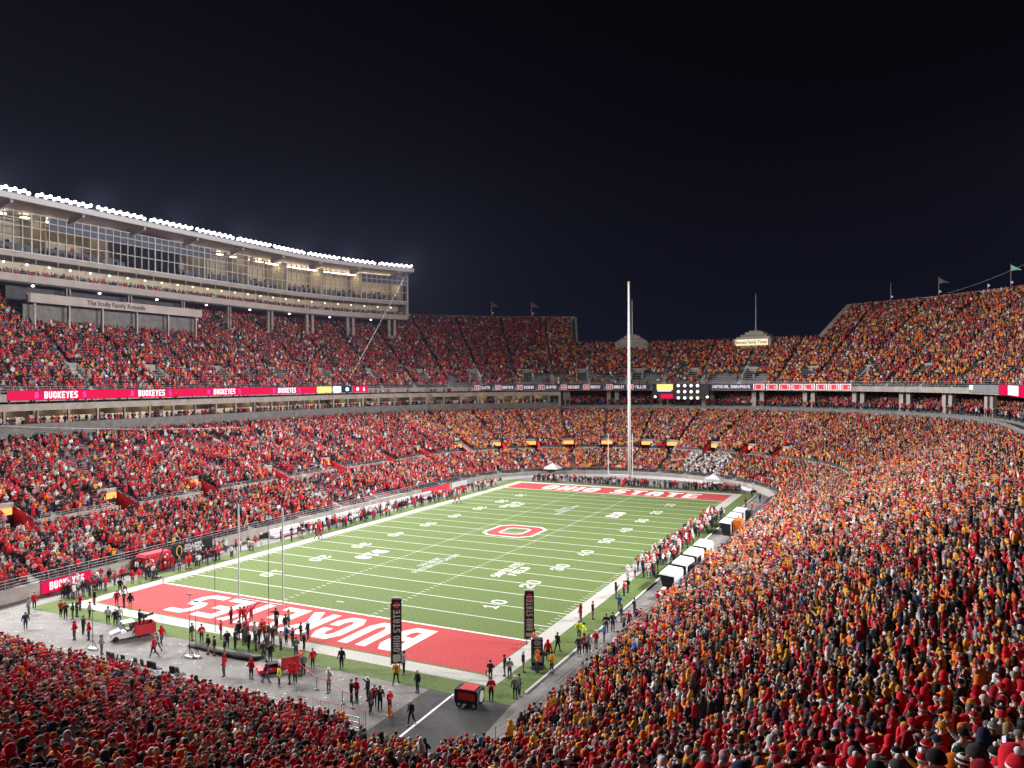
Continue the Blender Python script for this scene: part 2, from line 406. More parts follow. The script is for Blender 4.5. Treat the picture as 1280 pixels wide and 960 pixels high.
def field_text(lines, u, v, w, h, t, m, rot, name='field_sponsor_text'):
    q = gz(u, v); mb = MB(); ax = (math.cos(rot), math.sin(rot), 0); ay = (-math.sin(rot), math.cos(rot), 0)
    for k, s in enumerate(lines):
        tw = text_width(s, w, w*.2); Tm = flatT((q[0], q[1], .011), ax, ay, (0, 0, 1)); text(mb, s, -tw/2, -k*h*1.3, w, h, t, w*.2, m, Tm)
    mb.build(name, field)
field_text(['SAFELITE', 'FIELD'], 640, 713, .85, 1.3, .24, white_turf, math.pi/2)
field_text(['SAFELITE', 'FIELD'], 641, 631, .85, 1.3, .24, white_turf, math.pi/2)
field_text(['COLLEGE', 'FOOTBALL PLAYOFF'], 541, 703, .62, .95, .15, grey_turf, math.pi/2)
field_text(['COLLEGE', 'FOOTBALL PLAYOFF'], 705, 637, .62, .95, .15, grey_turf, math.pi/2)
for (u, v, rot) in ((456, 692, -math.pi/2), (778, 644, math.pi/2)):
    field_text(['B1G'], u, v, 1.6, 2.4, .55, white_turf, rot)

# goal posts
def goal_post(y, sgn, label):
    e = empty('goal_post', (CX, y+sgn*1.9, 0))
    mb = MB(); mb.lathe([(.30, 0), (.30, 1.7), (.24, 1.75)], red_m, 12); mb.build('padded_base', e, True)
    a = [(0, 0, 1.6), (0, 0, 2.0)]+[(0, -sgn*(1.9*(1-math.cos(t))), 2.0+1.05*math.sin(t)) for t in np.linspace(.15, math.pi/2, 9)]
    MB().tube(a, .08, red_m if sgn < 0 else white_m, 8).build('gooseneck', e, True)
    MB().tube([(-2.82, -sgn*1.9, 3.05), (2.82, -sgn*1.9, 3.05)], .085, white_m, 8).build('crossbar', e)
    for x in (-2.82, 2.82): MB().tube([(x, -sgn*1.9, 3.0), (x, -sgn*1.9, 12.25)], .075, white_m, 8).build('upright', e)
    tag(e, label, 'goal post')
goal_post(0, -1, 'white goal post behind the red end zone lettered BUCKEYES')
goal_post(L, 1, 'white goal post behind the end zone lettered OHIO STATE')
# tall flagpole behind the far end line
e = empty('flagpole', (*gz(787, 607)[:2], 0))
zt = 24.22+(475.3-355)/FPX*(proj((*gz(787, 607)[:2], 0))[2])
MB().tube([(0, 0, 0), (0, 0, zt*.5), (0, 0, zt)], [.36, .31, .2], white_m, 12).build('pole', e, True)
MB().lathe([(.05, zt), (.3, zt+.15), (.3, zt+.4), (.05, zt+.6)], gold_m, 10).build('finial', e, True)
MB().lathe([(.9, 0), (.9, .35), (.5, .5)], conc_lt, 14).build('base', e)
tag(e, 'very tall white flagpole without a flag behind the far goal post', 'flagpole')

# ------------------------------------------------------------------ stands
NEAR_END = I_EAST+44                      # where the tall near rows stop on the east side (y = 12)
I_SUITE = at_u(698, 38, lo=I_FAR0)        # west suites run from here to the west end
IE = lambda y: I_EAST+(y+10)/.5
portal_u = [10, 143, 247, 340, 413, 477, 525, 575, 622, 665, 711, 758, 807, 838, 892, 937, 978]
portals = [at_u(u, 16, lo=I_FAR0-60) for u in portal_u]+[IE(y) for y in (88, 70, 53, 35, 17)]+[I_EAST-6.0]
def arc(s):
    key = round(s, 2)
    if key not in _arc: _arc[key] = arclen(s)
    return _arc[key]
_arc = {}
def arc_at(s, i):
    a = arc(s); k = int(min(i, NP-1.001)); return a[k]+(a[k+1]-a[k])*(i-k)
def idx_at(s, d): 
    a = arc(s); k = int(np.searchsorted(a, d))-1; k = max(0, min(NP-2, k)); return k+(d-a[k])/(a[k+1]-a[k]+1e-9)
pr = []                                  # (index range) of each notch
for p in portals:
    c = arc_at(15, p); pr.append((idx_at(15, c-1.8), idx_at(15, c+1.8)))
# aisles: equal arc on the offset-25 line
aisles = []
d0 = arc_at(25, 0)+4; dE = arc_at(25, NP-2)
while d0 < dE: aisles.append(idx_at(25, d0)); d0 += 11.5
aislesC = []
d0 = arc_at(50, IE(20))+5; dE = arc_at(50, NP-2)
while d0 < dE: aislesC.append(idx_at(50, d0)); d0 += 12.5
RA = [(.6+.8*k, .6+.8*(k+1), 1.3+.27*k) for k in range(13)]
RB = [(13.2+.8*k, 13.2+.8*(k+1), 5.98+.29*k) for k in range(30)]
RN = [(37.2+.8*k, 37.2+.8*(k+1), 16.9+.435*k) for k in range(23)]
def zadj(rows, i, k):
    """the stand round the near corner climbs more steeply"""
    if rows is not RB: return 0.0
    t = min(1.0, max(0.0, (i-NEAR_END)/80.0)); t = t*t*(3-2*t); return .06*k*(1-t)
RU = [(39.6+.8*k, 39.6+.8*(k+1), 16.7+.29*k) for k in range(12)]     # dim rows below the upper deck
RC = [(38.6+.75*k, 38.6+.75*(k+1), 22.45+.55*k) for k in range(41)]
TUN = (I_EAST-17-9, I_EAST-6)             # tunnel mouth at the ramp
I_CUTL = at_u(719, 66, lo=I_FAR0); I_CUTR_T = at_u(1057, 68, lo=I_FAR0-40); I_CUTR_B = at_u(1026, 57, lo=I_FAR0-40)
IC0 = IE(20); IC1 = NP-1.01; KLOW = 24
def c_hole(i, k):
    """true where the far, lower part of the upper deck has no rows"""
    if k < KLOW: return False
    cr = I_CUTR_B+(I_CUTR_T-I_CUTR_B)*(k-KLOW)/(len(RC)-1-KLOW)
    return cr < i < I_CUTL
lower = tag(empty('lower_stand', (CX, 0, 0)), 'lower horseshoe seating deck with concrete terraces round the field', 'grandstand')
upper = tag(empty('upper_stand', (CX, 0, 0)), 'steep upper seating deck on columns above the lower stand', 'grandstand')
for o in (lower, upper): o.location = (0, 0, 0)
def terrace(name, rows, i0, i1, parent, m, hole=None, brk=(), step=2.0, first_z=None):
    g = sorted(set([i0, i1]+[x for x in np.arange(math.ceil(i0), i1, step)]+[x for x in brk if i0 < x < i1]))
    mb = MB(); pz = first_z
    for k, (s0, s1, z) in enumerate(rows):
        zp = pz if pz is not None else z-.3
        for a, b in zip(g[:-1], g[1:]):
            if hole and hole((a+b)/2, k): continue
            A0, A1, B0, B1 = B(a, s0), B(a, s1), B(b, s0), B(b, s1); za, zb = z+zadj(rows, a, k), z+zadj(rows, b, k); zpa, zpb = zp+zadj(rows, a, k-1 if k else 0), zp+zadj(rows, b, k-1 if k else 0)
            mb.quad([(A0[0], A0[1], za), (B0[0], B0[1], zb), (B1[0], B1[1], zb), (A1[0], A1[1], za)], m)
            mb.quad([(A0[0], A0[1], zpa), (B0[0], B0[1], zpb), (B0[0], B0[1], zb), (A0[0], A0[1], za)], m)
        pz = z
    return mb.build(name, parent)
in_tun = lambda i: TUN[0] < i < TUN[1]
in_portal = lambda i: any(a < i < b for a, b in pr)
brkp = [x for a, b in pr for x in (a, b)]
IW = NP-1.01
terrace('box_terrace', RA, 0, IW, lower, conc, lambda i, k: in_tun(i) and k < 3, TUN, 2.0, 1.0)
beam(MB(), 0, IW, 11.0, 13.2, 4.3, 4.7, conc).build('cross_aisle', lower)
_e = [0]+sorted(x for ab in pr for x in ab)+[IW]
for a, b in zip(_e[0::2], _e[1::2]):
    if b-a > 1: beam(MB(), a, b, 12.98, 13.18, 4.7, 6.35, conc_lt).build('aisle_wall', lower)
terrace('main_terrace', RB, 0, IW, lower, conc, lambda i, k: k < 6 and in_portal(i), brkp, 2.0, 4.7)
terrace('near_terrace', RN, 0, NEAR_END, lower, conc, None, (), 2.0, 16.1)
terrace('shaded_terrace', RU, NEAR_END, IW, lower, conc, None, (), 3.0, 16.0)
beam(MB(), 0, TUN[0], -.25, .35, 0, 1.5, conc_lt).build('front_wall', lower); beam(MB(), TUN[1], IW, -.25, .35, 0, 1.5, conc_lt).build('front_wall', lower)
mb = MB(); beam(mb, NEAR_END, I_SUITE, 37.4, 37.8, 14.2, 16.6, conc); beam(mb, NEAR_END, I_SUITE, 37.8, 39.6, 15.6, 16.3, conc); mb.build('back_wall', lower)
mb = MB(); beam(mb, 0, NEAR_END, 55.6, 56.2, 20, 27, conc); mb.build('rear_wall', lower)
def railing(i0, i1, s, z, h, parent, bars=3, step=5.0, r=.03, name='railing', m=steel):
    mb = MB(); n = max(1, int((i1-i0)/step))
    for k in range(n+1):
        i = i0+(i1-i0)*k/n; mb.tube([B(i, s, z), B(i, s, z+h)], r, m, 4, False)
    for b in range(bars):
        zz = z+h*(1-b/bars)-.02; mb.tube([B(i0+(i1-i0)*k/n, s, zz) for k in range(n+1)], r, m, 4, False)
    return mb.build(name, parent)
railing(0, TUN[0], .1, 1.5, 1.0, lower); railing(TUN[1], IW, .1, 1.5, 1.0, lower)
for a, b in zip([0]+[p[1]+1 for p in sorted(pr)], [p[0]-1 for p in sorted(pr)]+[IW]):
    if b-a > 4: railing(a, b, 13.08, 6.35, .5, lower, 2)
    if b-a > 4: railing(a, b, 11.1, 4.7, 1.0, lower, 2)
# portals: notch walls, dark doorway, lit lintel
open_m = mat('tunnel_dark', (.035, .022, .018), .9)  # tunnel darkness put into the colour of closed doorway sheets
for (a, b) in pr:
    for q, qq in ((a, a-.3), (b, b+.3)):
        lo, hi = min(q, qq), max(q, qq)
        z0, z1 = 6.0, 7.8
        MB().hexa([B(lo, 13.1, 4.7), B(lo, 17.9, 4.7), B(hi, 17.9, 4.7), B(hi, 13.1, 4.7), B(lo, 13.1, z0), B(lo, 17.9, z1), B(hi, 17.9, z1), B(hi, 13.1, z0)], red_m).build('portal_side_wall', lower)
    ad, bd = a+(b-a)*.03, b-(b-a)*.03
    beam(MB(), ad, bd, 17.6, 17.9, 7.62, 8.3, conc_lt, 9).build('portal_lintel', lower)
    beam(MB(), a+(b-a)*.12, b-(b-a)*.12, 17.45, 17.6, 6.75, 7.62, portal_glow, 9).build('portal_light', lower)
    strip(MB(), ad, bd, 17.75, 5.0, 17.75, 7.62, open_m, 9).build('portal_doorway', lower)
    strip(MB(), ad, bd, 13.1, 4.75, 17.9, 4.75, conc, 9).build('portal_floor', lower)
# benches row by row
def benches(rows, i0, i1, ais, parent, m, hole=None, step=3.0):
    mb = MB()
    for k, (s0, s1, z) in enumerate(rows):
        i = i0; cuts = sorted([i0, i1]+[a for a in ais if i0 < a < i1])
        for a, b in zip(cuts[:-1], cuts[1:]):
            dl = .75/max(.3, (arc_at(s0, (a+b)/2+1)-arc_at(s0, (a+b)/2)))
            a2, b2 = a+dl, b-dl
            if b2-a2 < 1: continue
            n = max(1, int((b2-a2)/step))
            for q in range(n):
                x, y = a2+(b2-a2)*q/n, a2+(b2-a2)*(q+1)/n
                if hole and (hole(x, k) or hole(y, k) or hole((x+y)/2, k)): continue
                f0, f1 = s1-.36, s1-.04; zq = z; z = zq+zadj(rows, (x+y)/2, k)
                mb.quad([B(x, f0, z+.43), B(y, f0, z+.43), B(y, f1, z+.43), B(x, f1, z+.43)], m)
                mb.quad([B(x, f0, z+.36), B(y, f0, z+.36), B(y, f0, z+.43), B(x, f0, z+.43)], m); z = zq
    tag(mb.build('bench_rows', parent), kind='stuff')
benches(RA, I_EAST, IW, aisles, lower, bench_red, lambda i, k: in_tun(i))
benches(RB, I_EAST, IW, aisles, lower, bench_red, lambda i, k: k < 6 and in_portal(i))
benches(RC, IC0, IC1, aislesC, upper, bench_alu, c_hole)
# aisle stairs
def stairs(i, rows, parent, m, hole=None):
    mb = MB(); 
    for k, (s0, s1, z) in enumerate(rows):
        if hole and hole(i, k): continue
        z = z+zadj(rows, i, k); dl = .55/max(.3, arc_at(s0, i+1)-arc_at(s0, i) if i+1 < NP-1 else 1)
        mb.hexa([B(i-dl, s0-.02, z-.3), B(i-dl, s0+.4, z-.3), B(i+dl, s0+.4, z-.3), B(i+dl, s0-.02, z-.3), B(i-dl, s0-.02, z+.006), B(i-dl, s0+.4, z+.006), B(i+dl, s0+.4, z+.006), B(i+dl, s0-.02, z+.006)], m)
        mb.hexa([B(i-dl, s0+.4, z-.3), B(i-dl, s1-.03, z-.3), B(i+dl, s1-.03, z-.3), B(i+dl, s0+.4, z-.3), B(i-dl, s0+.4, z+.16), B(i-dl, s1-.03, z+.16), B(i+dl, s1-.03, z+.16), B(i+dl, s0+.4, z+.16)], m)
    if mb.v: mb.build('aisle_stair', parent)
for a in aisles:
    if not in_tun(a): stairs(a, RA, lower, step_m)
    stairs(a, RB, lower, step_m, lambda i, k: k < 6 and in_portal(i))
for a in aislesC: stairs(a, RC, upper, step_m, c_hole)
# upper deck
cp = [idx_at(44, d) for d in np.arange(arc_at(44, IC0)+12, arc_at(44, IC1)-4, 17.0)]
cpr = [(idx_at(44, arc_at(44, p)-1.5), idx_at(44, arc_at(44, p)+1.5)) for p in cp]
in_cp = lambda i: any(a < i < b for a, b in cpr)
terrace('upper_terrace', RC, IC0, IC1, upper, conc, lambda i, k: c_hole(i, k) or (4 <= k < 9 and in_cp(i)), [x for a, b in cpr for x in (a, b)]+[I_CUTL, I_CUTR_T, I_CUTR_B], 2.0, 21.6)
for a, b in cpr:
    zf = RC[4][2]-.5
    for q, qq in ((a, a-.25), (b, b+.25)):
        lo, hi = min(q, qq), max(q, qq)
        MB().hexa([B(lo, 41.6, zf), B(lo, 45.4, zf), B(hi, 45.4, zf), B(hi, 41.6, zf), B(lo, 41.6, zf+1.5), B(lo, 45.4, zf+3.7), B(hi, 45.4, zf+3.7), B(hi, 41.6, zf+1.5)], conc_lt).build('portal_side_wall', upper)
    strip(MB(), a, b, 41.6, zf+.01, 45.4, zf+.01, conc, 9).build('portal_floor', upper)
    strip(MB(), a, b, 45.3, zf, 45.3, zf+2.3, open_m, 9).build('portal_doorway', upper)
    beam(MB(), a, b, 45.2, 45.45, zf+2.3, zf+3.7, conc_lt, 9).build('portal_lintel', upper)
mb = MB(); beam(mb, IC0, IC1, 37.95, 38.62, 21.2, 22.45, conc_lt); mb.build('front_beam', upper)
railing(IC0, IC1, 38.15, 22.45, 1.2, upper, 3, 4.0)
mb = MB()
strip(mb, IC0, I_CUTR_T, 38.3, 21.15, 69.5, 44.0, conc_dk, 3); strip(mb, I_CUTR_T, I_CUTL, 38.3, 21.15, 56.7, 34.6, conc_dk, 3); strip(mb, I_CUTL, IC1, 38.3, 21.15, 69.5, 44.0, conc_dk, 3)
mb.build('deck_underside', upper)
mb = MB(); beam(mb, IC0, I_CUTR_T, 69.35, 69.8, 40, 46.1, conc_lt, 3); beam(mb, I_CUTL, IC1, 69.35, 69.8, 40, 46.1, conc_lt, 3); beam(mb, I_CUTR_B, I_CUTL, 56.6, 57.0, 33, 36.2, conc_lt, 3)
mb.build('rim_parapet', upper)
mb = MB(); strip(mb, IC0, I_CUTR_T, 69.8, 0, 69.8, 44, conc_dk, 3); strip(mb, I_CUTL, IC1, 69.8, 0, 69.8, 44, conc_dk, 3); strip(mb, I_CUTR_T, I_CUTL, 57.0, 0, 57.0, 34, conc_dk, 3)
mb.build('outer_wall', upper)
# sloped and upright end walls of the taller parts
mb = MB()
zs = lambda k: RC[k][2]
for k in range(KLOW, 41):
    i = I_CUTR_B+(I_CUTR_T-I_CUTR_B)*(k-KLOW)/(40-KLOW)-.2
    mb.hexa([B(i-.7, RC[k][0], zs(k)-1), B(i-.7, RC[k][1], zs(k)-1), B(i+.4, RC[k][1], zs(k)-1), B(i+.4, RC[k][0], zs(k)-1), B(i-.7, RC[k][0], zs(k)+1.1), B(i-.7, RC[k][1], zs(k)+1.6), B(i+.4, RC[k][1], zs(k)+1.6), B(i+.4, RC[k][0], zs(k)+1.1)], conc_lt)
    i = I_CUTL
    mb.hexa([B(i-.5, RC[k][0], zs(k)-3), B(i-.5, RC[k][1], zs(k)-3), B(i, RC[k][1], zs(k)-3), B(i, RC[k][0], zs(k)-3), B(i-.5, RC[k][0], zs(k)+.9), B(i-.5, RC[k][1], zs(k)+1.4), B(i, RC[k][1], zs(k)+1.4), B(i, RC[k][0], zs(k)+.9)], conc_lt)
mb.build('end_parapet', upper)
# columns below the upper deck, in pairs
colu = [(943, 953), (1007, 1017), (1069, 1079), (1128, 1137), (1182, 1190), (1235, 1242), (761, 771), (706, 710), (826, 836), (880, 890)]
for pa in colu:
    for u in pa:
        i = at_u(u, 40.6, lo=I_FAR0-60); 
        beam(MB(), i-.55, i+.55, 40.2, 41.0, 14, 21.9, conc_lt, 3).build('column', upper)
for d in np.arange(arc_at(40, I_SUITE)+8, arc_at(40, IC1), 13.0):
    i = idx_at(40, d); beam(MB(), i-.7, i+.7, 40.4, 41.2, 14, 21.9, conc_lt, 3).build('column', upper)
# suites under the west upper deck
suite = tag(empty('suite_row', (0, 0, 0)), 'long concrete fronted row of lit suites under the upper deck beside the press box side', 'suites')
beam(MB(), I_SUITE, IW, 36.9, 37.6, 19.75, 20.85, conc_lt).build('roof_beam', suite)
beam(MB(), I_SUITE, IW, 37.0, 37.5, 14.0, 17.6, conc).build('parapet', suite)
strip(MB(), I_SUITE, IW, 37.5, 17.0, 42, 17.0, conc).build('suite_floor', suite)
strip(MB(), I_SUITE, IW, 41.8, 17.0, 41.8, 20.0, room_m).build('suite_back_wall', suite)
strip(MB(), I_SUITE, IW, 37.3, 20.3, 41.8, 20.3, room_m).build('suite_ceiling', suite)
beam(MB(), I_SUITE, IW, 37.7, 40.0, 20.3, 20.4, conc).build('standing_deck', suite)
for k, d in enumerate(np.arange(arc_at(37, I_SUITE)+3, arc_at(37, IW)-2, 5.4)):
    i = idx_at(37, d); beam(MB(), i-.3, i+.3, 37.0, 37.4, 17.75, 19.75, conc_lt if k % 3 else grey_m, 3).build('post', suite)
    j = idx_at(39, arc_at(39, i)+2.6); q = B(j, 40.5, 20.1)
    MB().box((q[0]-.5, q[1]-.5, 20.15), (q[0]+.5, q[1]+.5, 20.28), suite_m).build('ceiling_lamp', suite)
beam(MB(), I_SUITE-.6, I_SUITE, 36.9, 41.8, 16.5, 20.85, conc_lt, 3).build('end_wall', suite)
# corner stair enclosure: striped white awning by the suites
q = B(at_u(687, 36.5, lo=I_FAR0), 36.4, 17.3)

# ------------------------------------------------------------------ press box
PB0 = NP-1-6; PB1 = at_u(509, 58, lo=I_FAR0)
pb = tag(empty('press_box', tuple(B((PB0+PB1)/2, 60, 0))), 'long two storey press box with glazed front and overhanging lit roof', 'press box')
pb.location = (0, 0, 0)
lo_, hi_ = min(PB0, PB1), max(PB0, PB1)
beam(MB(), lo_, hi_, 57.6, 66, 42.9, 43.5, conc_dk).build('lower_slab', pb)
beam(MB(), lo_, hi_, 57.3, 57.6, 43.2, 44.6, cream).build('lower_fascia', pb)
beam(MB(), lo_, hi_, 57.1, 57.6, 47.7, 48.75, cream).build('upper_fascia', pb)
beam(MB(), lo_, hi_, 56.95, 57.1, 48.6, 48.8, white_m).build('fascia_ledge', pb)
beam(MB(), lo_, hi_, 57.6, 66, 47.6, 48.2, conc).build('floor_slab', pb)
mb = MB()
n = int((hi_-lo_)/2)
for k in range(n):
    a, b = lo_+(hi_-lo_)*k/n, lo_+(hi_-lo_)*(k+1)/n
    mb.hexa([B(a, 52.8, 57.3), B(a, 66.5, 56.3), B(b, 66.5, 56.3), B(b, 52.8, 57.3), B(a, 52.8, 58.1), B(a, 66.5, 58.6), B(b, 66.5, 58.6), B(b, 52.8, 58.1)], cream)
mb.build('roof', pb)
beam(MB(), lo_, hi_, 52.55, 52.8, 57.2, 58.15, white_m).build('roof_edge', pb)
strip(MB(), lo_, hi_, 65.5, 43.5, 65.5, 56.5, room_m).build('rear_room_wall', pb)
strip(MB(), lo_, hi_, 61.5, 43.5, 61.5, 47.6, room_m).build('suite_wall', pb)
for s_, z0, z1, nm in ((59.4, 48.2, 50.2, 'desk'), (61.6, 48.2, 51.0, 'desk'),):
    beam(MB(), lo_, hi_, s_, s_+.9, z0, z1, grey_m).build(nm, pb)
for e_ in (lo_, hi_):
    beam(MB(), e_-.3, e_+.3, 57.6, 66, 43.5, 57.0, cream, 3).build('end_wall', pb)
# window grid
A0, A1 = arc_at(57.5, lo_), arc_at(57.5, hi_); ncol = int((A1-A0)/1.72); cw = (A1-A0)/ncol
rowz = [(48.85, 51.4), (51.5, 53.6), (53.7, 56.2)]
mb = MB(); mull = mat('window_mullion', (.72, .70, .69), .5)
for k in range(ncol+1):
    i = idx_at(57.5, A0+cw*k); h = .15 if k % 8 else .28
    dl = h/2/(arc_at(57.5, i+1)-arc_at(57.5, i)) if i+1 < NP-1 else h/2
    beam(mb, i-dl, i+dl, 57.35, 57.6, 48.75, 56.4, mull, 3)
mb.build('mullions', pb)
for z0 in (51.4, 53.6, 54.95, 56.2): beam(MB(), lo_, hi_, 57.4, 57.58, z0-.03, z0+.13, mull).build('transom', pb)
for k in range(ncol):
    i0, i1 = idx_at(57.5, A0+cw*k+.06), idx_at(57.5, A0+cw*(k+1)-.06)
    u = proj(B((i0+i1)/2, 57.5, 52))[0]
    for r, (z0, z1) in enumerate(rowz):
        g = glass_m
        if r == 2 and (57 < u < 262 or 452 < u): g = tint_m
        if (155 < u < 218): g = tint_m if r == 2 else glass_m
        MB().quad([B(i0, 57.5, z0), B(i1, 57.5, z0), B(i1, 57.5, z1), B(i0, 57.5, z1)], g).build('window_pane', pb)
# rooms: partitions and ceiling panels, unlit between two of them
k = 0; d = A0+2
darkpart = []
while d < A1-2:
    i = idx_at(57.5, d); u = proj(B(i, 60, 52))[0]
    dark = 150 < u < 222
    if k % 3 == 0: beam(MB(), i-.15, i+.15, 57.9, 65.4, 48.2, 56.4, room_m if not dark else conc_dk, 3).build('partition', pb)  # unlit rooms: their dimness is put into a darker partition colour
    if not dark:
        j = idx_at(57.5, d+2.2)
        beam(MB(), j-1.3, j+1.3, 60.2, 61.2, 55.9, 56.05, ceil_m, 9).build('ceiling_panel', pb)
    j = idx_at(57.5, d+2.2); q = B(j, 60.2, 46.9)
    MB().lathe([(.05, -.18), (.2, -.05), (.2, .1), (.05, .2)], lamp_warm if u > 150 else soffit_glow, 8, Matrix.Translation(tuple(q))).build('suite_lamp', pb)
    MB().tube([B(j, 57.55, 44.6), B(j, 57.55, 47.7)], .07, mull, 5).build('suite_post', pb)
    d += 4.4; k += 1
beam(MB(), at_u(155, 60, lo=I_FAR0), at_u(218, 60, lo=I_FAR0), 58.3, 58.5, 48.2, 56.3, black_m).build('unlit_room_sheet', pb) if at_u(155, 60, lo=I_FAR0) < at_u(218, 60, lo=I_FAR0) else beam(MB(), at_u(218, 60, lo=I_FAR0), at_u(155, 60, lo=I_FAR0), 58.3, 58.5, 48.2, 56.3, black_m).build('unlit_room_sheet', pb)  # black sheet stands in for the darkness of the unlit rooms
d = A0+5
while d < A1:
    i = idx_at(57.5, d)
    for o_ in (-.5, .5):
        beam(MB(), i+o_*1.3-.28, i+o_*1.3+.28, 57.9, 58.5, 34, 42.9, conc_lt, 3).build('column', pb)
    q = B(idx_at(57.5, d+7), 58.2, 42.7); MB().lathe([(.05, -.2), (.28, -.12), (.28, 0.1), (.1, .2)], soffit_glow, 8, Matrix.Translation(tuple(q))).build('soffit_lamp', pb)
    q = B(i, 52.9, 57.0); MB().hexa([B(i-.5, 53.2, 56.6), B(i-.5, 57.4, 55.6), B(i+.5, 57.4, 55.6), B(i+.5, 53.2, 56.6), B(i-.5, 53.2, 57.3), B(i-.5, 57.4, 57.0), B(i+.5, 57.4, 57.0), B(i+.5, 53.2, 57.3)], cream).build('roof_bracket', pb)
    d += 14.0
railing(lo_, hi_, 57.4, 44.6, .7, pb, 2, 3.0)
# rotunda band with raised serif name
rb0, rb1 = sorted((at_u(38, 53.5, lo=I_FAR0), at_u(252, 53.5, lo=I_FAR0)))
rot = tag(empty('rotunda_balcony', (0, 0, 0)), 'cream balcony band lettered with a family name below the press box', 'balcony')
beam(MB(), rb0, rb1, 53.2, 54.0, 39.1, 40.8, cream).build('band', rot)
strip(MB(), rb0, rb1, 55.5, 34, 55.5, 39.1, conc).build('back_wall', rot); strip(MB(), rb0, rb1, 60.5, 38, 60.5, 43.0, conc_dk).build('recess_wall', rot)  # shade of the recess put into its dark wall colour
strip(MB(), rb0, rb1, 54.0, 39.2, 60.5, 39.2, conc).build('balcony_floor', rot)
for f in (.03, .22, .42, .62, .8, .97):
    i = rb0+(rb1-rb0)*f; beam(MB(), i-.3, i+.3, 53.7, 54.3, 34, 39.1, cream, 3).build('column', rot)
def bent_text(s, size, i_mid, s_off, z, m, parent, name, bold=.02, flip=False):
    cu = bpy.data.curves.new('t', 'FONT'); cu.body = s; cu.size = size; cu.align_x = 'CENTER'; cu.align_y = 'CENTER'; cu.offset = bold*size; cu.resolution_u = 2
    o = bpy.data.objects.new('t', cu); col.objects.link(o); bpy.context.view_layer.update()
    me = bpy.data.meshes.new_from_object(o.evaluated_get(bpy.context.evaluated_depsgraph_get())); bpy.data.objects.remove(o)
    a0 = arc_at(s_off, i_mid)
    for v in me.vertices:
        x, y = v.co.x, v.co.y; i = idx_at(s_off, a0-x); q = B(i, s_off-.03, z+y); v.co = q
    me.materials.clear(); me.materials.append(m)
    return link(name, me, parent)
def pathT(i_mid, s_off, z, proud=.03):
    a0 = arc_at(s_off, i_mid); return lambda x, y, k=0: tuple(B(idx_at(s_off, a0-x), s_off-proud-k, z+y))
sign_ink = mat('sign_ink', (.03, .025, .02), .7)
im = at_u(146, 53.5, lo=I_FAR0)
bent_text('The Scully Family Rotunda', 1.25, im, 53.2, 39.95, sign_ink, rot, 'lettering')

# ------------------------------------------------------------------ ribbon boards
ZR0, ZR1 = 21.45, 23.0; SR = 37.7
def board(u0, u1, m, parent, name='panel', s=SR, z0=ZR0, z1=ZR1, th=.18, lo=I_FAR0-60):
    i0, i1 = sorted((at_u(u0, s, lo=lo), at_u(u1, s, lo=lo))); return beam(MB(), i0, i1, s, s+th, z0, z1, m, 2).build(name, parent)
ribbon = tag(empty('ribbon_board'), 'long glowing red ribbon board reading BUCKEYES on the upper deck front', 'screen')
board(10, 396, led_red, ribbon, 'red_screen')
for u in (77, 190, 281, 359):
    im = at_u(u, SR, lo=I_FAR0); T = pathT(im, SR, ZR0); mb = MB()
    text(mb, 'BUCKEYES', -3.0, .2, .62, 1.15, .21, .14, led_white, T); mb.build('word', ribbon)
    for x, ch in ((-4.6, 'B'), (3.9, 'S')):
        mb = MB(); glyph(mb, ch, x, .3, .6, .95, .16, led_mag, T); mb.build('small_letter', ribbon)
scorer = tag(empty('ribbon_scoreboard'), 'small scoreboard strip of yellow, white, navy and red panels beside the red ribbon board', 'scoreboard')
for u0, u1, m in ((397, 414.5, led_yel), (417, 426.5, led_white), (427.5, 440, led_navy), (441.5, 460, led_red)): board(u0, u1, m, scorer, 'screen')
for u, w_ in ((434, 1.2), (447, .9), (455, .9)):
    im = at_u(u, SR, lo=I_FAR0); T = pathT(im, SR, ZR0); mb = MB(); glyph(mb, '8' if u < 440 else '0' if u < 450 else '1', -w_/2, .3, w_, .95, .3, led_white, T); mb.build('digit', scorer)
navy_sign = mat('navy_sign', (.055, .04, .085), .6)
names = ['SMITH', 'HORVATH', 'GEORGE', 'JANOWICZ', 'CASSADY', 'GRIFFIN', 'HARLEY', 'WILLIS']; nums = ['10', '22', '27', '31', '40', '45', '47', '99']
nu = [(593, 615), (619, 643), (646, 669), (673, 698), (701, 726), (729, 754), (758, 782), (784, 812)]
sign_w = mat('sign_white', (.85, .83, .85), .6, .05, 3, 0, 0, (1, .9, 1), .25)
sign_r = mat('sign_red', (.72, .03, .06), .6, .05, 3, 0, 0, (1, .05, .08), .12)
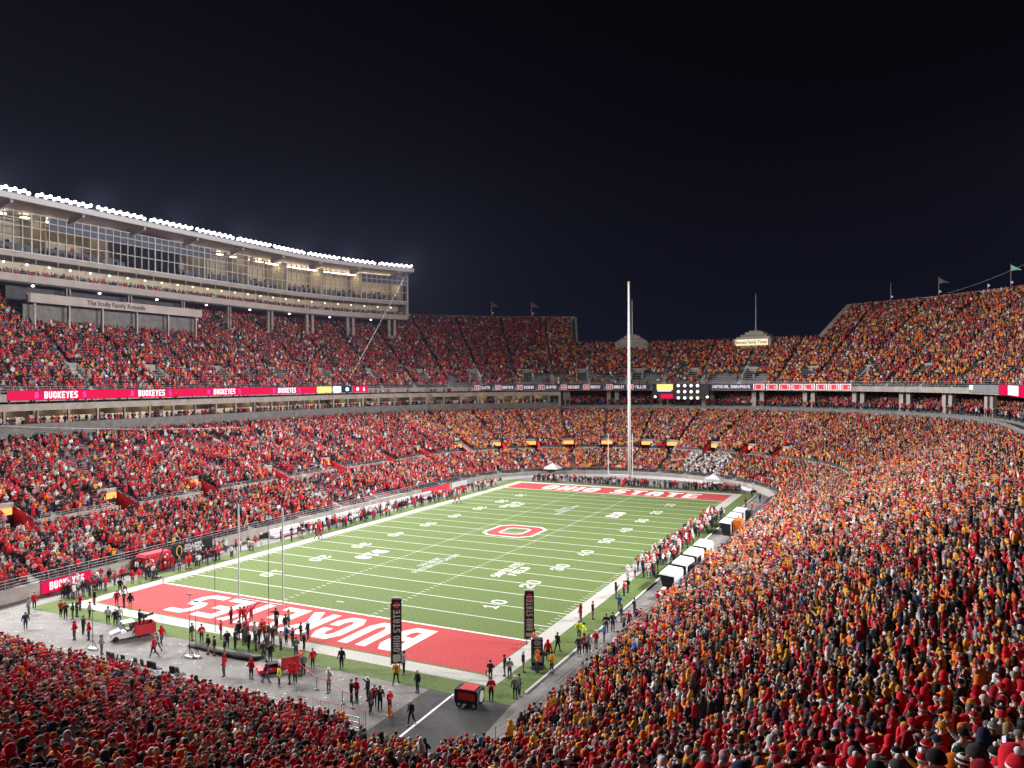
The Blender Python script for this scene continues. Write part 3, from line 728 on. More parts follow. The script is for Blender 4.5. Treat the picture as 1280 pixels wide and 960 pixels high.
for nm, num, (u0, u1) in zip(names, nums, nu):
    e = tag(empty('honour_sign'), 'navy honour board reading %s beside a red number square' % nm, 'sign', 'honour boards along the far upper deck')
    board(u0, u1, navy_sign, e, 'panel')
    i0 = at_u(u0, SR, lo=I_FAR0); i1 = at_u(u1, SR, lo=I_FAR0); w_ = abs(arc_at(SR, i0)-arc_at(SR, i1)); im = (i0+i1)/2; T = pathT(im, SR, ZR0)
    mb = MB(); mb.quad([T(-w_/2, .05, .01), T(-w_/2+1.9, .05, .01), T(-w_/2+1.9, 1.5, .01), T(-w_/2, 1.5, .01)], sign_w); mb.quad([T(-w_/2+.15, .2, .02), T(-w_/2+1.75, .2, .02), T(-w_/2+1.75, 1.35, .02), T(-w_/2+.15, 1.35, .02)], sign_r); mb.build('number_square', e)
    mb = MB(); text(mb, num, -w_/2+.35, .42, .5, .75, .14, .14, sign_w, lambda x, y, k=0: T(x, y, k+.03)); mb.build('number', e)
    cw_ = min(.72, (w_-2.5)/len(nm)-.1); mb = MB(); text(mb, nm, -w_/2+2.2, .3, cw_, .95, .2, .1, sign_w, lambda x, y, k=0: T(x, y, k+.01)); mb.build('name', e)
e = tag(empty('champions_sign'), 'dark navy sign reading NATIONAL CHAMPIONS', 'sign')
board(887, 941, navy_sign, e, 'panel'); im = at_u(914, SR, lo=I_FAR0-60); T = pathT(im, SR, ZR0)
mb = MB(); tw = text_width('NATIONAL CHAMPIONS', .55, .12); text(mb, 'NATIONAL CHAMPIONS', -tw/2, .35, .55, .9, .17, .12, sign_w, T); mb.build('lettering', e)
for yr, u in zip(('1942', '1954', '1957', '1961', '1968', '1970', '2002', '2014'), (948.5, 964.8, 980.8, 996.3, 1011.5, 1027, 1042.2, 1057)):
    e = tag(empty('year_plate'), 'red plate with white edge reading %s' % yr, 'sign', 'championship year plates')
    im = at_u(u, SR, lo=I_FAR0-60); T = pathT(im, SR, ZR0); h = 1.35
    board(u-6.9, u+6.9, sign_w, e, 'frame')
    mb = MB(); mb.quad([T(-h, .15, .01), T(h, .15, .01), T(h, 1.4, .01), T(-h, 1.4, .01)], sign_r); mb.build('plate', e)
    mb = MB(); text(mb, yr, -1.15, .35, .48, .85, .13, .12, sign_w, lambda x, y, k=0: T(x, y, k+.02)); mb.build('year', e)
e = tag(empty('side_screen'), 'dark and pink screen on the upper deck front below the green pennant', 'screen')
board(1211, 1248, grey_m, e, 'dark_panel'); board(1211.5, 1215.5, led_white, e, 'lit_square', SR-.1, ZR0+.6, ZR1-.15)
board(1248.6, 1292, led_red, e, 'red_screen', SR, ZR0-.2, ZR1+.1); board(1260, 1272, led_white, e, 'white_field', SR-.1, ZR0, ZR1)
# far scoreboard with lamp array
e = tag(empty('far_scoreboard'), 'dark scoreboard with twelve round lamps and yellow and red panels', 'scoreboard')
board(815, 886, dark_m, e, 'cabinet', SR-.35, 18.6, 23.1, .3)
board(821, 841, led_yel, e, 'screen', SR-.5, 21.3, 23.0); board(822, 839, led_white, e, 'screen', SR-.5, 20.9, 21.15); board(825.5, 841, led_red, e, 'screen', SR-.5, 18.8, 20.1)
board(858, 880, reflection_green, e, 'screen', SR-.5, 18.7, 20.0)  # not a screen: green reflection painted as a dim glowing patch
for u in (848, 856, 864, 872):
    for z in (22.55, 20.8, 19.0):
        q = B(at_u(u, SR-.5, lo=I_FAR0-60), SR-.55, z); n_ = Nn(at_u(u, SR, lo=I_FAR0-60)); Tm = Matrix.Translation(tuple(q)) @ Vector((-n_[0], -n_[1], 0)).to_track_quat('Z', 'Y').to_matrix().to_4x4()
        MB().lathe([(.46, -.1), (.46, .1), (.2, .2)], led_white, 10, Tm).build('lamp', e)
for u, z in ((819, 19.3), (884, 19.3)):
    q = B(at_u(u, SR-.5, lo=I_FAR0-60), SR-.5, z); MB().lathe([(.1, -.3), (.4, 0), (.1, .3)], soffit_glow, 8, Matrix.Translation(tuple(q))).build('lamp', e)

# ------------------------------------------------------------------ towers, flagpoles
def tower(u, wid, label, sign=None):
    i = at_u(u, 55, lo=I_FAR0-60); rz = heading(i); e = empty('rim_tower', tuple(B(i, 56.5, 0)), rz)
    h = wid/2
    MB().hexa([(-h*.92, -4, 30), (h*.92, -4, 30), (h*.92, 3, 30), (-h*.92, 3, 30), (-h, -4.4, 36.4), (h, -4.4, 36.4), (h, 3.6, 36.4), (-h, 3.6, 36.4)], conc_lt).build('body', e)
    for k, (f, z0, z1) in enumerate(((.86, 36.4, 37.0), (.68, 37.0, 37.7), (.48, 37.7, 38.4), (.3, 38.4, 38.9))):
        MB().box((-h*f, -4*f, z0), (h*f, 3.2*f, z1), conc_lt if k % 2 else cream).build('roof_step', e)
    top = 38.9+11.0; MB().tube([(0, 0, 38.8), (0, 0, 39.6), (0, 0, top)], [.35, .22, .12], steel, 8).build('flagpole', e); MB().lathe([(.05, top), (.3, top+.2), (.25, top+.5), (.03, top+.8)], dark_m, 8).build('finial', e)
    for x in (-h*.35, h*.02, h*.4): MB().box((x-.25, 3.3, 33.6), (x+.25, 3.55, 34.8), dark_m).build('slit_window', e)
    if sign:
        MB().box((-h*.84, 3.55, 34.4), (h*.84, 3.75, 36.2), emis('sign_backlight', (1.0, .86, .52), 1.0)).build('lit_sign', e)
        cu = bpy.data.curves.new('t', 'FONT'); cu.body = sign; cu.size = 1.35; cu.align_x = 'CENTER'; cu.align_y = 'CENTER'; cu.offset = .02; cu.resolution_u = 2
        o = bpy.data.objects.new('t', cu); col.objects.link(o); bpy.context.view_layer.update()
        me = bpy.data.meshes.new_from_object(o.evaluated_get(bpy.context.evaluated_depsgraph_get())); bpy.data.objects.remove(o)
        for v in me.vertices: v.co = (-v.co.x*.78, 3.77, 35.3+v.co.y)
        me.materials.clear(); me.materials.append(sign_ink); link('lettering', me, e)
    tag(e, label, 'tower')
tower(790, 10.4, 'stepped concrete tower with flagpole on the far rim behind the tall pole')
tower(943, 11.6, 'stepped concrete tower with warm lit name sign on the far rim', 'Bennett Family Tower')
def rim_pole(u, s, z, h, flag, label, cap=False):
    i = at_u(u, s, lo=I_FAR0-60); e = empty('rim_flagpole', tuple(B(i, s, z)), heading(i))
    MB().tube([(0, 0, -.5), (0, 0, h)], [.13, .08], steel, 6).build('pole', e)
    MB().box((-.7, -.15, .8), (-.1, .15, 1.3), white_m).build('speaker_box', e)
    if flag:
        mb = MB(); n = 6
        for k in range(n):
            a, b = k/n, (k+1)/n; f = lambda t: (-.1-2.6*t, .35*math.sin(t*5), h-.3-1.6*t**1.2)
            pa, pb_ = f(a), f(b); wa, wb = 1.6*(1-a), 1.6*(1-b)
            mb.hexa([(pa[0], pa[1]-.02, pa[2]-wa), (pb_[0], pb_[1]-.02, pb_[2]-wb), (pb_[0], pb_[1]+.02, pb_[2]-wb), (pa[0], pa[1]+.02, pa[2]-wa), (pa[0], pa[1]-.02, pa[2]), (pb_[0], pb_[1]-.02, pb_[2]), (pb_[0], pb_[1]+.02, pb_[2]), (pa[0], pa[1]+.02, pa[2])], flag)
        mb.build('pennant', e)
    tag(e, label, 'flagpole')
fl_g = mat('green_flag', (.25, .62, .50), .8, .1, 2); fl_d = mat('grey_flag', (.16, .13, .13), .8, .2, 2); fl_r = mat('brown_flag', (.28, .10, .06), .8, .2, 2)
rim_pole(615, 69.5, 46.1, 5.0, fl_d, 'rim flagpole with grey pennant beyond the press box, nearer the press box')
rim_pole(665, 69.5, 46.1, 5.0, fl_r, 'rim flagpole with brown pennant near the stepped end of the press box side')
rim_pole(1114, 69.5, 46.1, 5.0, None, 'bare pole with a speaker box on the rim')
rim_pole(1174, 69.5, 46.1, 5.0, fl_d, 'rim flagpole with drooping dark pennant')
rim_pole(1264, 69.5, 46.1, 5.6, fl_g, 'rim flagpole flying a pale green pennant')
rim_pole(1235, 69.5, 46.1, 1.6, None, 'short rim post with a white camera box')
rim_pole(352, 64, 58.0, 4.0, None, 'thin antenna mast on the press box roof')
# wires
def wire(name, a, b, sag, r, label):
    pts = [tuple(np.array(a)*(1-t)+np.array(b)*t-np.array((0, 0, sag*4*t*(1-t)))) for t in np.linspace(0, 1, 13)]
    o = MB().tube(pts, r, white_m, 5).build(name); tag(o, label, 'cable')
pe = B(at_u(512, 53, lo=I_FAR0), 53, 58.2); q = B(at_u(437, 40.5, lo=I_FAR0), 40.5, 25.0)
wire('camera_cable', pe, q, .3, .038, 'white cable running down from the press box roof end to the upper seats')
wire('camera_cable', B(at_u(-30, 37, lo=I_FAR0), 36.8, 17.9), B(at_u(300, 32, lo=I_FAR0), 31, 14.9), .5, .03, 'white cable slung low across the stand below the suites')
wire('rim_cable', B(at_u(1185, 69.5, lo=I_FAR0-60), 69.5, 46.5), B(at_u(1300, 69.5, lo=I_FAR0-90), 69.5, 52.0), .6, .022, 'thin cable rising along the rim past the green pennant')

# ------------------------------------------------------------------ floodlights
hous_m = mat('lamp_housing', (.10, .10, .11), .4, .1, 5, 0, .5)
def flood_mesh():
    h = MB(); h.lathe([(.1, -.42), (.24, -.32), (.38, -.08), (.40, .0)], hous_m, 10)
    l = MB(); l.lathe([(.385, .0), (.385, .03), (.18, .07)], lens_m, 10)
    b = MB(); b.tube([(-.38, 0, -.12), (-.4, -.45, -.2), (.4, -.45, -.2), (.38, 0, -.12)], .04, steel, 5)
    return h.mesh('housing', True), l.mesh('lens'), b.mesh('bracket')
fh, fl, fb = flood_mesh()
def floodlight(q, target, label, group):
    e = empty('floodlight', tuple(q)); d = Vector(target)-Vector(q); e.rotation_euler = d.to_track_quat('Z', 'Y').to_euler()
    link('housing', fh, e); link('lens', fl, e); link('bracket', fb, e); tag(e, label, 'floodlight', group)
    return e
def spot(q, target, power, ang, blend, holder, size=1.2):
    ld = bpy.data.lights.new('floodlight_beam', 'SPOT'); ld.energy = power; ld.spot_size = R_(ang); ld.spot_blend = blend; ld.shadow_soft_size = size; ld.color = (1.0, .965, .96)
    o = bpy.data.objects.new('floodlight_beam', ld); col.objects.link(o); o.location = tuple(q); d = Vector(target)-Vector(q); o.rotation_euler = d.to_track_quat('-Z', 'Y').to_euler()
    return o
d = arc_at(52.6, lo_)+1.0; k = 0; dE = arc_at(52.6, hi_)-.6
while d < dE:
    i = idx_at(52.6, d)
    if k % 15 != 14 and proj(B(i, 52.4, 59))[0] > -40 and proj(B(i, 52.4, 59))[2] > 0:
        q = B(i, 52.4, 58.72+(.0 if k % 2 else .3)); tg = (CX+random.uniform(-10, 25), 35+(q[1]-60)*.5+random.uniform(-12, 12), 0)
        floodlight(q, tg, 'white floodlight in the row along the press box roof edge', 'floodlights along the press box roof')
    d += .82; k += 1
beam(MB(), lo_, hi_, 52.6, 52.75, 58.15, 58.4, steel).build('lamp_rail', pb)
for d in np.linspace(arc_at(52.6, lo_)+6, dE-4, 10):
    q = B(idx_at(52.6, d), 51.6, 59.2)
    near_ = q[1] < 8; spot(q, (62, -12, 6) if near_ else (CX+24, 54+(q[1]-60)*.55, 0), FLOOD*(1.25 if near_ else 1.0), 90 if near_ else 118, .9, None)
for f, tg in ((.03, (CX-8, 158, 22)), (.5, (CX+60, 150, 26))):          # two extra spots added to brighten the far curve
    q = B(idx_at(52.6, dE-(dE-arc_at(52.6, lo_))*f), 51.6, 59.4); spot(q, tg, FLOOD*.55, 80, 1.0, None)
# east bank on rim masts (beyond the right edge of the picture)
for k, y in enumerate((30, 42, 54, 66, 78, 90)):
    i = IE(y); q = B(i, 71.5, 62)
    m_ = empty('floodlight_mast', tuple(B(i, 71.5, 0)), heading(i)); MB().tube([(0, 0, 0), (0, 0, 63)], [.5, .3], steel, 8).build('mast', m_)
    for z in (60, 61.4, 62.8): MB().box((-4.2, -.1, z-.1), (4.2, .1, z+.1), steel).build('crossarm', m_)
    tag(m_, 'floodlight mast on the rim opposite the press box', 'mast', 'rim floodlight masts')
    for z in (60.2, 61.6, 63.0):
        for x in (-3.6, -1.2, 1.2, 3.6):
            hd = heading(i); p_ = B(i, 71.0, z)+np.array((math.cos(hd)*x, math.sin(hd)*x, 0)); floodlight(p_, (CX-12, 45, 0), 'white floodlight on a rim mast opposite the press box', 'rim mast floodlights')
    spot(B(i, 70.0, 62.5), (-14, 50+(y-60)*.9, 0), FLOOD*1.2, 72, 1.0, None)

spot(B(IE(90), 70.0, 62.5), (-34, 165, 28), FLOOD*.9, 62, 1.0, None)        # extra spot added to brighten the dim far left curve

# ------------------------------------------------------------------ people
def obj_color_mat(name, rough=.85, instancer=None, var=.0):
    m = bpy.data.materials.new(name); m.use_nodes = True; n = m.node_tree.nodes; l = m.node_tree.links; b = n['Principled BSDF']
    b.inputs['Roughness'].default_value = rough; b.inputs['Specular IOR Level'].default_value = .2
    if instancer:
        a = n.new('ShaderNodeAttribute'); a.attribute_type = 'INSTANCER'; a.attribute_name = instancer; src = a.outputs['Color']
    else:
        a = n.new('ShaderNodeObjectInfo'); src = a.outputs['Color']
    tc = n.new('ShaderNodeTexCoord'); nz = n.new('ShaderNodeTexNoise'); nz.inputs['Scale'].default_value = 7; nz.inputs['Detail'].default_value = 2
    l.new(tc.outputs['Object'], nz.inputs['Vector'])
    mp = n.new('ShaderNodeMapRange'); mp.inputs['From Min'].default_value = .3; mp.inputs['From Max'].default_value = .7; mp.inputs['To Min'].default_value = .82; mp.inputs['To Max'].default_value = 1.25
    l.new(nz.outputs['Fac'], mp.inputs['Value'])
    mx = n.new('ShaderNodeVectorMath'); mx.operation = 'SCALE'; l.new(src, mx.inputs[0]); l.new(mp.outputs[0], mx.inputs['Scale']); l.new(mx.outputs[0], b.inputs['Base Color'])
    bp = n.new('ShaderNodeBump'); bp.inputs['Strength'].default_value = .5; bp.inputs['Distance'].default_value = .02; l.new(nz.outputs['Fac'], bp.inputs['Height']); l.new(bp.outputs['Normal'], b.inputs['Normal'])
    return m
def random_ramp_mat(name, cols, rough=.85):
    m = bpy.data.materials.new(name); m.use_nodes = True; n = m.node_tree.nodes; l = m.node_tree.links; b = n['Principled BSDF']; b.inputs['Roughness'].default_value = rough; b.inputs['Specular IOR Level'].default_value = .2
    o = n.new('ShaderNodeObjectInfo'); r = n.new('ShaderNodeValToRGB'); r.color_ramp.interpolation = 'CONSTANT'
    el = r.color_ramp.elements
    while len(el) < len(cols): el.new(.5)
    for k, c in enumerate(cols): el[k].position = k/len(cols); el[k].color = (*c, 1)
    l.new(o.outputs['Random'], r.inputs['Fac']); l.new(r.outputs['Color'], b.inputs['Base Color'])
    return m
jk_o = obj_color_mat('coat_cloth'); ht_o = obj_color_mat('hat_knit', .95)
jk_i = obj_color_mat('crowd_coat', .85, 'jc'); ht_i = obj_color_mat('crowd_hat', .95, 'hc')
pants_m = random_ramp_mat('trousers', [(.012, .013, .018), (.03, .045, .09), (.02, .02, .022), (.05, .07, .13), (.10, .09, .075), (.04, .04, .045)])
skin_m = random_ramp_mat('skin', [(.52, .31, .22), (.60, .38, .28), (.46, .27, .18), (.56, .34, .25), (.18, .095, .06), (.62, .42, .33)], .6)
hair_m = random_ramp_mat('hair', [(.02, .013, .01), (.05, .028, .016), (.10, .06, .03), (.28, .18, .09), (.015, .012, .012), (.12, .11, .10)], .7)
shoe_m = random_ramp_mat('shoes', [(.02, .02, .02), (.5, .5, .5), (.05, .03, .02), (.02, .02, .02)])
knit_w = mat('white_knit', (.72, .70, .68), .95)
helmet_m = mat('helmet_shell', (.55, .55, .57), .3, .05, 3, 0, .3)

def caps(bm, p0, r0, p1, r1, sx=1.0, sy=1.0, n=10):
    p0, p1 = Vector(p0), Vector(p1); d = (p1-p0); ln = d.length; q = d.to_track_quat('Z', 'Y').to_matrix().to_4x4() if ln > 1e-5 else Matrix.Identity(4)
    S = Matrix.Diagonal((sx, sy, 1, 1))
    for p, r in ((p0, r0), (p1, r1)): bmesh.ops.create_icosphere(bm, subdivisions=2, radius=r, matrix=Matrix.Translation(p) @ S)
    if ln > 1e-4:
        g = bmesh.ops.create_cone(bm, cap_ends=True, segments=n, radius1=r0, radius2=r1, depth=ln, matrix=Matrix.Translation((p0+p1)/2) @ S @ q)
POSES = {
 # elbow, hand for right arm then left arm, (hip dx), knee/foot offsets
 'down': (((.30, -.02, 1.12), (.31, .08, .88)), ((-.30, -.02, 1.12), (-.31, .08, .88)), 0),
 'pocket': (((.33, -.08, 1.14), (.20, .13, 1.0)), ((-.33, -.08, 1.14), (-.20, .13, 1.0)), 0),
 'fold': (((.31, .06, 1.15), (-.04, .24, 1.18)), ((-.31, .06, 1.15), (.04, .22, 1.12)), 0),
 'clap': (((.31, .10, 1.17), (.05, .36, 1.28)), ((-.31, .10, 1.17), (-.05, .36, 1.26)), 0),
 'raise': (((.36, .04, 1.56), (.33, .12, 1.86)), ((-.36, .04, 1.54), (-.30, .15, 1.84)), 0),
 'phone': (((.30, .16, 1.20), (.06, .36, 1.50)), ((-.30, -.02, 1.12), (-.26, .14, .95)), 0),
 'walk': (((.29, -.12, 1.14), (.28, .05, .92)), ((-.29, .08, 1.14), (-.26, .26, .98)), .26),
 'point': (((.34, .14, 1.40), (.38, .44, 1.45)), ((-.30, -.02, 1.12), (-.31, .08, .88)), 0),
}
def body_mesh(pose, bulk=1.0, voxel=.026, tris=900, fingers=True, pads=False):
    bm = bmesh.new(); (er, hr), (el, hl), st = POSES[pose]; k = bulk
    caps(bm, (0, 0, .95), .155*k, (0, 0, 1.12), .15*k, 1.12, .84); caps(bm, (0, 0, 1.12), .15*k, (0, 0, 1.34), .165*k, 1.15, .82)
    w = .175 if not pads else .235
    caps(bm, (-w, -.01, 1.405), (.085 if not pads else .11)*k, (w, -.01, 1.405), (.085 if not pads else .11)*k, 1, .95); caps(bm, (0, 0, 1.40), .10, (0, .012, 1.54), .062)
    caps(bm, (0, .02, 1.60), .072, (0, .015, 1.665), .088, .92, 1.1)
    for s, e, h in ((1, er, hr), (-1, el, hl)):
        sh = (s*(w+.02), 0, 1.39); caps(bm, sh, .072*k, e, .058*k); caps(bm, e, .058*k, h, .044*k)
        hv = (Vector(h)-Vector(e)).normalized(); caps(bm, h, .036, Vector(h)+hv*.075, .034, .8, 1)
    for s, f in ((1, 1), (-1, -1)):
        dy = st*f; caps(bm, (s*.095, 0, .92), .105, (s*.105, dy*.45+.02, .5), .072); caps(bm, (s*.105, dy*.45+.02, .5), .07, (s*.108, dy-.02-(.1 if dy < 0 else 0), .09), .048)
        fy = dy-.02-(.1 if dy < 0 else 0); caps(bm, (s*.108, fy-.03, .05), .048, (s*.12, fy+.15, .042), .042)
    me = bpy.data.meshes.new('b'); bm.to_mesh(me); bm.free(); o = bpy.data.objects.new('b', me); col.objects.link(o)
    r = o.modifiers.new('r', 'REMESH'); r.mode = 'VOXEL'; r.voxel_size = voxel
    s = o.modifiers.new('s', 'SMOOTH'); s.iterations = 3; s.factor = .5
    bpy.context.view_layer.update(); dg = bpy.context.evaluated_depsgraph_get(); ev = bpy.data.meshes.new_from_object(o.evaluated_get(dg))
    nt = len(ev.polygons)*2; d = o.modifiers.new('d', 'DECIMATE'); d.ratio = min(1, tris/max(1, nt))
    bpy.context.view_layer.update(); dg = bpy.context.evaluated_depsgraph_get(); out = bpy.data.meshes.new_from_object(o.evaluated_get(dg))
    bpy.data.objects.remove(o); bpy.data.meshes.remove(ev); bpy.data.meshes.remove(me)
    hands = [Vector(hr), Vector(hl)]; hd = [(Vector(hr)-Vector(er)).normalized(), (Vector(hl)-Vector(el)).normalized()]
    V = [tuple(v.co) for v in out.vertices]; F = []; MI = []
    for p in out.polygons:
        c = p.center; mi = 0
        if c.z < .10: mi = 3
        elif c.z < .86 and abs(c.x) < .215 and all((c-h).length > .14 for h in hands): mi = 1
        for h, dd in zip(hands, hd):
            if (c-h).dot(dd) > .012 and (c-h).length < .16: mi = 2
        if c.z > 1.505 and abs(c.x) < .13 and all((c-h).length > .2 for h in hands): mi = 2
        F.append(tuple(p.vertices)); MI.append(mi)
    bpy.data.meshes.remove(out)
    mb = MB(); mb.v = V; mb.f = F; mb.m = MI
    def add(fn, slot):
        t = MB(); fn(t); b = len(mb.v); mb.v += t.v; mb.f += [tuple(b+i for i in f) for f in t.f]; mb.m += [slot]*len(t.f)
    if fingers:
        for h, dd, s in zip(hands, hd, (1, -1)):
            a = dd.orthogonal().normalized(); a = (Vector((0, 1, 0))-dd*dd.y).normalized() if abs(dd.y) < .9 else Vector((0, 0, 1)); b2 = dd.cross(a); base = h+dd*.075
            for j, ln in enumerate((.062, .072, .068, .054)):
                p0 = base+a*(-.027+.018*j); add(lambda t: t.tube([p0, p0+dd*ln*.55, p0+dd*ln*.9+b2*(-.018*s)], [.0095, .009, .007], skin_m, 5), 2)
            p0 = h+dd*.02+a*.034; add(lambda t: t.tube([p0, p0+dd*.03+a*.022, p0+dd*.06+a*.026], [.011, .010, .008], skin_m, 5), 2)
    # face: nose, eyes, mouth, ears
    add(lambda t: t.hexa([(-.012, .095, 1.605), (.012, .095, 1.605), (.008, .135, 1.612), (-.008, .135, 1.612), (-.007, .095, 1.655), (.007, .095, 1.655), (.004, .112, 1.65), (-.004, .112, 1.65)], skin_m), 2)
    for x in (-.032, .032): add(lambda t: t.box((x-.011, .098, 1.648), (x+.011, .110, 1.658), dark_m), 4)
    add(lambda t: t.box((-.022, .088, 1.575), (.022, .101, 1.583), red_m), 4)
    for x in (-.088, .088): add(lambda t: t.box((x-.01, .0, 1.60), (x+.01, .035, 1.66), skin_m), 2)
    return mb
SLOTS_O = [jk_o, pants_m, skin_m, shoe_m, hair_m]
# headgear, built round the head centre (0, .017, 1.64)
HT = Matrix.Translation((0, .012, 1.64))
def head_mesh(kind, hat, coat):
    mb = MB()
    if kind == 'beanie': mb.lathe([(.104, .005), (.112, .02), (.110, .05), (.1, .085), (.075, .118), (.035, .138), (.005, .142)], hat, 12, HT, .95, 1.08)
    if kind == 'pom_beanie':
        mb.lathe([(.104, .005), (.113, .02), (.112, .045)], knit_w, 12, HT, .95, 1.08); mb.lathe([(.108, .045), (.1, .085), (.075, .122), (.03, .145), (.005, .148)], hat, 12, HT, .95, 1.08)
        mb.lathe([(.01, .135), (.036, .15), (.045, .175), (.034, .2), (.008, .212)], knit_w, 8, HT)
    if kind == 'striped_beanie':
        for j, (a, b) in enumerate((((.112, .01), (.113, .035)), ((.113, .035), (.108, .06)), ((.108, .06), (.095, .09)), ((.095, .09), (.06, .128)))): mb.lathe([a, b], hat if j % 2 == 0 else knit_w, 12, HT, .95, 1.08)
        mb.lathe([(.06, .128), (.03, .142), (.004, .146)], hat, 10, HT)
    if kind == 'hood':
        b0 = len(mb.v); k = mb.mi(coat); prof = [(.115, -.15), (.128, -.08), (.130, 0), (.125, .06), (.098, .115), (.05, .145), (.004, .152)]; n = 14
        for (r, z) in prof:
            for j in range(n):
                an = 2*math.pi*j/n; mb.v.append((r*math.cos(an), .0+r*1.08*math.sin(an)-.012, 1.64+z))
        for i in range(len(prof)-1):
            for j in range(n):
                am = 2*math.pi*(j+.5)/n
                if i < 4 and abs(am-math.pi/2) < .72: continue
                j2 = (j+1) % n; mb.f.append((b0+i*n+j, b0+i*n+j2, b0+(i+1)*n+j2, b0+(i+1)*n+j)); mb.m.append(k)
        mb.lathe([(.150, -.235), (.148, -.17), (.115, -.12)], coat, 12, HT, 1.05, .95)
    if kind == 'cap':
        mb.lathe([(.106, .0), (.107, .04), (.095, .09), (.05, .118), (.004, .124)], hat, 12, HT, .94, 1.08); mb.hexa([(-.07, .1, 1.642), (.07, .1, 1.642), (.05, .21, 1.628), (-.05, .21, 1.628), (-.07, .1, 1.655), (.07, .1, 1.655), (.05, .21, 1.638), (-.05, .21, 1.638)], hat)
    if kind in ('short_hair', 'long_hair'):
        b0 = len(mb.v); k = mb.mi(hair_m); lo = -.02 if kind == 'short_hair' else -.22
        prof = ([(.1, -.22), (.108, -.12), (.106, -.05)] if kind == 'long_hair' else [(.09, -.07)])+[(.102, 0), (.104, .05), (.088, .09), (.05, .118), (.004, .124)]; n = 12
        for (r, z) in prof:
            for j in range(n):
                an = 2*math.pi*j/n; mb.v.append((r*.96*math.cos(an), r*1.1*math.sin(an)+.008, 1.64+z))
        for i in range(len(prof)-1):
            for j in range(n):
                am = 2*math.pi*(j+.5)/n
                if prof[i][1] < .04 and abs(am-math.pi/2) < 1.05: continue
                j2 = (j+1) % n; mb.f.append((b0+i*n+j, b0+i*n+j2, b0+(i+1)*n+j2, b0+(i+1)*n+j)); mb.m.append(k)
    if kind == 'helmet':
        mb.lathe([(.11, -.1), (.135, -.03), (.14, .04), (.12, .1), (.07, .14), (.004, .152)], hat, 12, HT, .95, 1.1)
        for z in (-.07, -.03): mb.tube([(-.11, .06, 1.64+z), (0, .19, 1.64+z), (.11, .06, 1.64+z)], .012, dark_m, 4)
    return mb
HK = ['beanie', 'pom_beanie', 'striped_beanie', 'hood', 'cap', 'short_hair', 'long_hair', 'helmet']
BODY = {p: body_mesh(p, 1.10 if p != 'walk' else 1.04) for p in POSES}
BODY['player'] = body_mesh('down', 1.06, pads=True)
def slot_mesh(mb, slots, name):
    me = bpy.data.meshes.new(name); me.from_pydata(mb.v, [], mb.f)
    for m in slots: me.materials.append(m)
    me.polygons.foreach_set('material_index', np.array(mb.m, dtype=np.int32)); me.polygons.foreach_set('use_smooth', np.ones(len(mb.f), dtype=bool)); me.update(); return me
BODY_O = {k: slot_mesh(v, SLOTS_O, 'person_body') for k, v in BODY.items()}
pl_pants = SLOTS_O[:]; pl_pants[1] = mat('player_trousers', (.55, .55, .56), .6)
BODY_O['player'] = slot_mesh(BODY['player'], pl_pants, 'person_body')
kh = SLOTS_O[:]; kh[1] = mat('khaki', (.34, .24, .13), .9); BODY_K = {k: slot_mesh(v, kh, 'person_body') for k, v in BODY.items()}
HEAD_O = {k: head_mesh(k, ht_o, ht_o).mesh(k, True) for k in HK}
CHILD_NAME = {'beanie': 'beanie', 'pom_beanie': 'beanie', 'striped_beanie': 'beanie', 'hood': 'hood', 'cap': 'cap', 'short_hair': 'hair', 'long_hair': 'hair', 'helmet': 'helmet'}
CN = {'red': (.56, .010, .026), 'dark red': (.27, .008, .020), 'black': (.014, .014, .017), 'charcoal': (.045, .045, .05), 'navy': (.016, .022, .055), 'grey': (.19, .19, .20), 'pale grey': (.40, .40, .41), 'white': (.66, .65, .64), 'orange': (.76, .17, .016), 'mustard': (.70, .33, .03), 'blue': (.05, .13, .36), 'green': (.05, .09, .06), 'tan': (.36, .25, .15), 'pink': (.55, .20, .26), 'neon yellow': (.62, .78, .05), 'purple': (.12, .05, .18)}
def pick(w):
    ks = list(w); t = random.random()*sum(w.values())
    for k in ks:
        t -= w[k]
        if t <= 0: return k
    return ks[-1]
def jit(c, a=.18): f = 1+random.uniform(-a, a); return tuple(min(1, max(0, x*f)) for x in c)
def person(q, rz, coat, head, hatc, pose, label, group, khaki=False, scale=None, number=None):
    me = (BODY_K if khaki else BODY_O)[pose]; o = link('person', me); sc = scale or random.uniform(.95, 1.05)
    o.location = tuple(q); o.rotation_euler = (0, 0, rz); o.scale = (sc, sc, sc); o.color = (*jit(CN[coat]), 1)
    h = link(CHILD_NAME[head], HEAD_O[head], o); h.color = (*jit(CN[hatc]), 1) if head != 'hood' else o.color
    if number:
        mb = MB(); nw = text_width(number, .095, .03); text(mb, number, -nw/2, 1.12, .095, .17, .034, .03, knit_w, lambda x, y, k=0: (x, -.152-k, y)); mb.build('jersey_number', o)
    tag(o, label, 'person', group)
    return o
HEADW = {'beanie': 30, 'pom_beanie': 16, 'striped_beanie': 12, 'hood': 18, 'cap': 7, 'short_hair': 9, 'long_hair': 8}
HWORD = {'beanie': '%s beanie', 'pom_beanie': '%s pom-pom beanie', 'striped_beanie': '%s and white striped beanie', 'hood': 'hood up', 'cap': '%s cap', 'short_hair': 'short bare hair', 'long_hair': 'long loose hair', 'helmet': '%s helmet'}
PWORD = {'down': 'arms down', 'pocket': 'hands pocketed', 'fold': 'arms folded', 'clap': 'hands clapping', 'raise': 'arms raised', 'phone': 'one hand lifted', 'walk': 'walking', 'point': 'pointing', 'player': 'shoulder pads'}
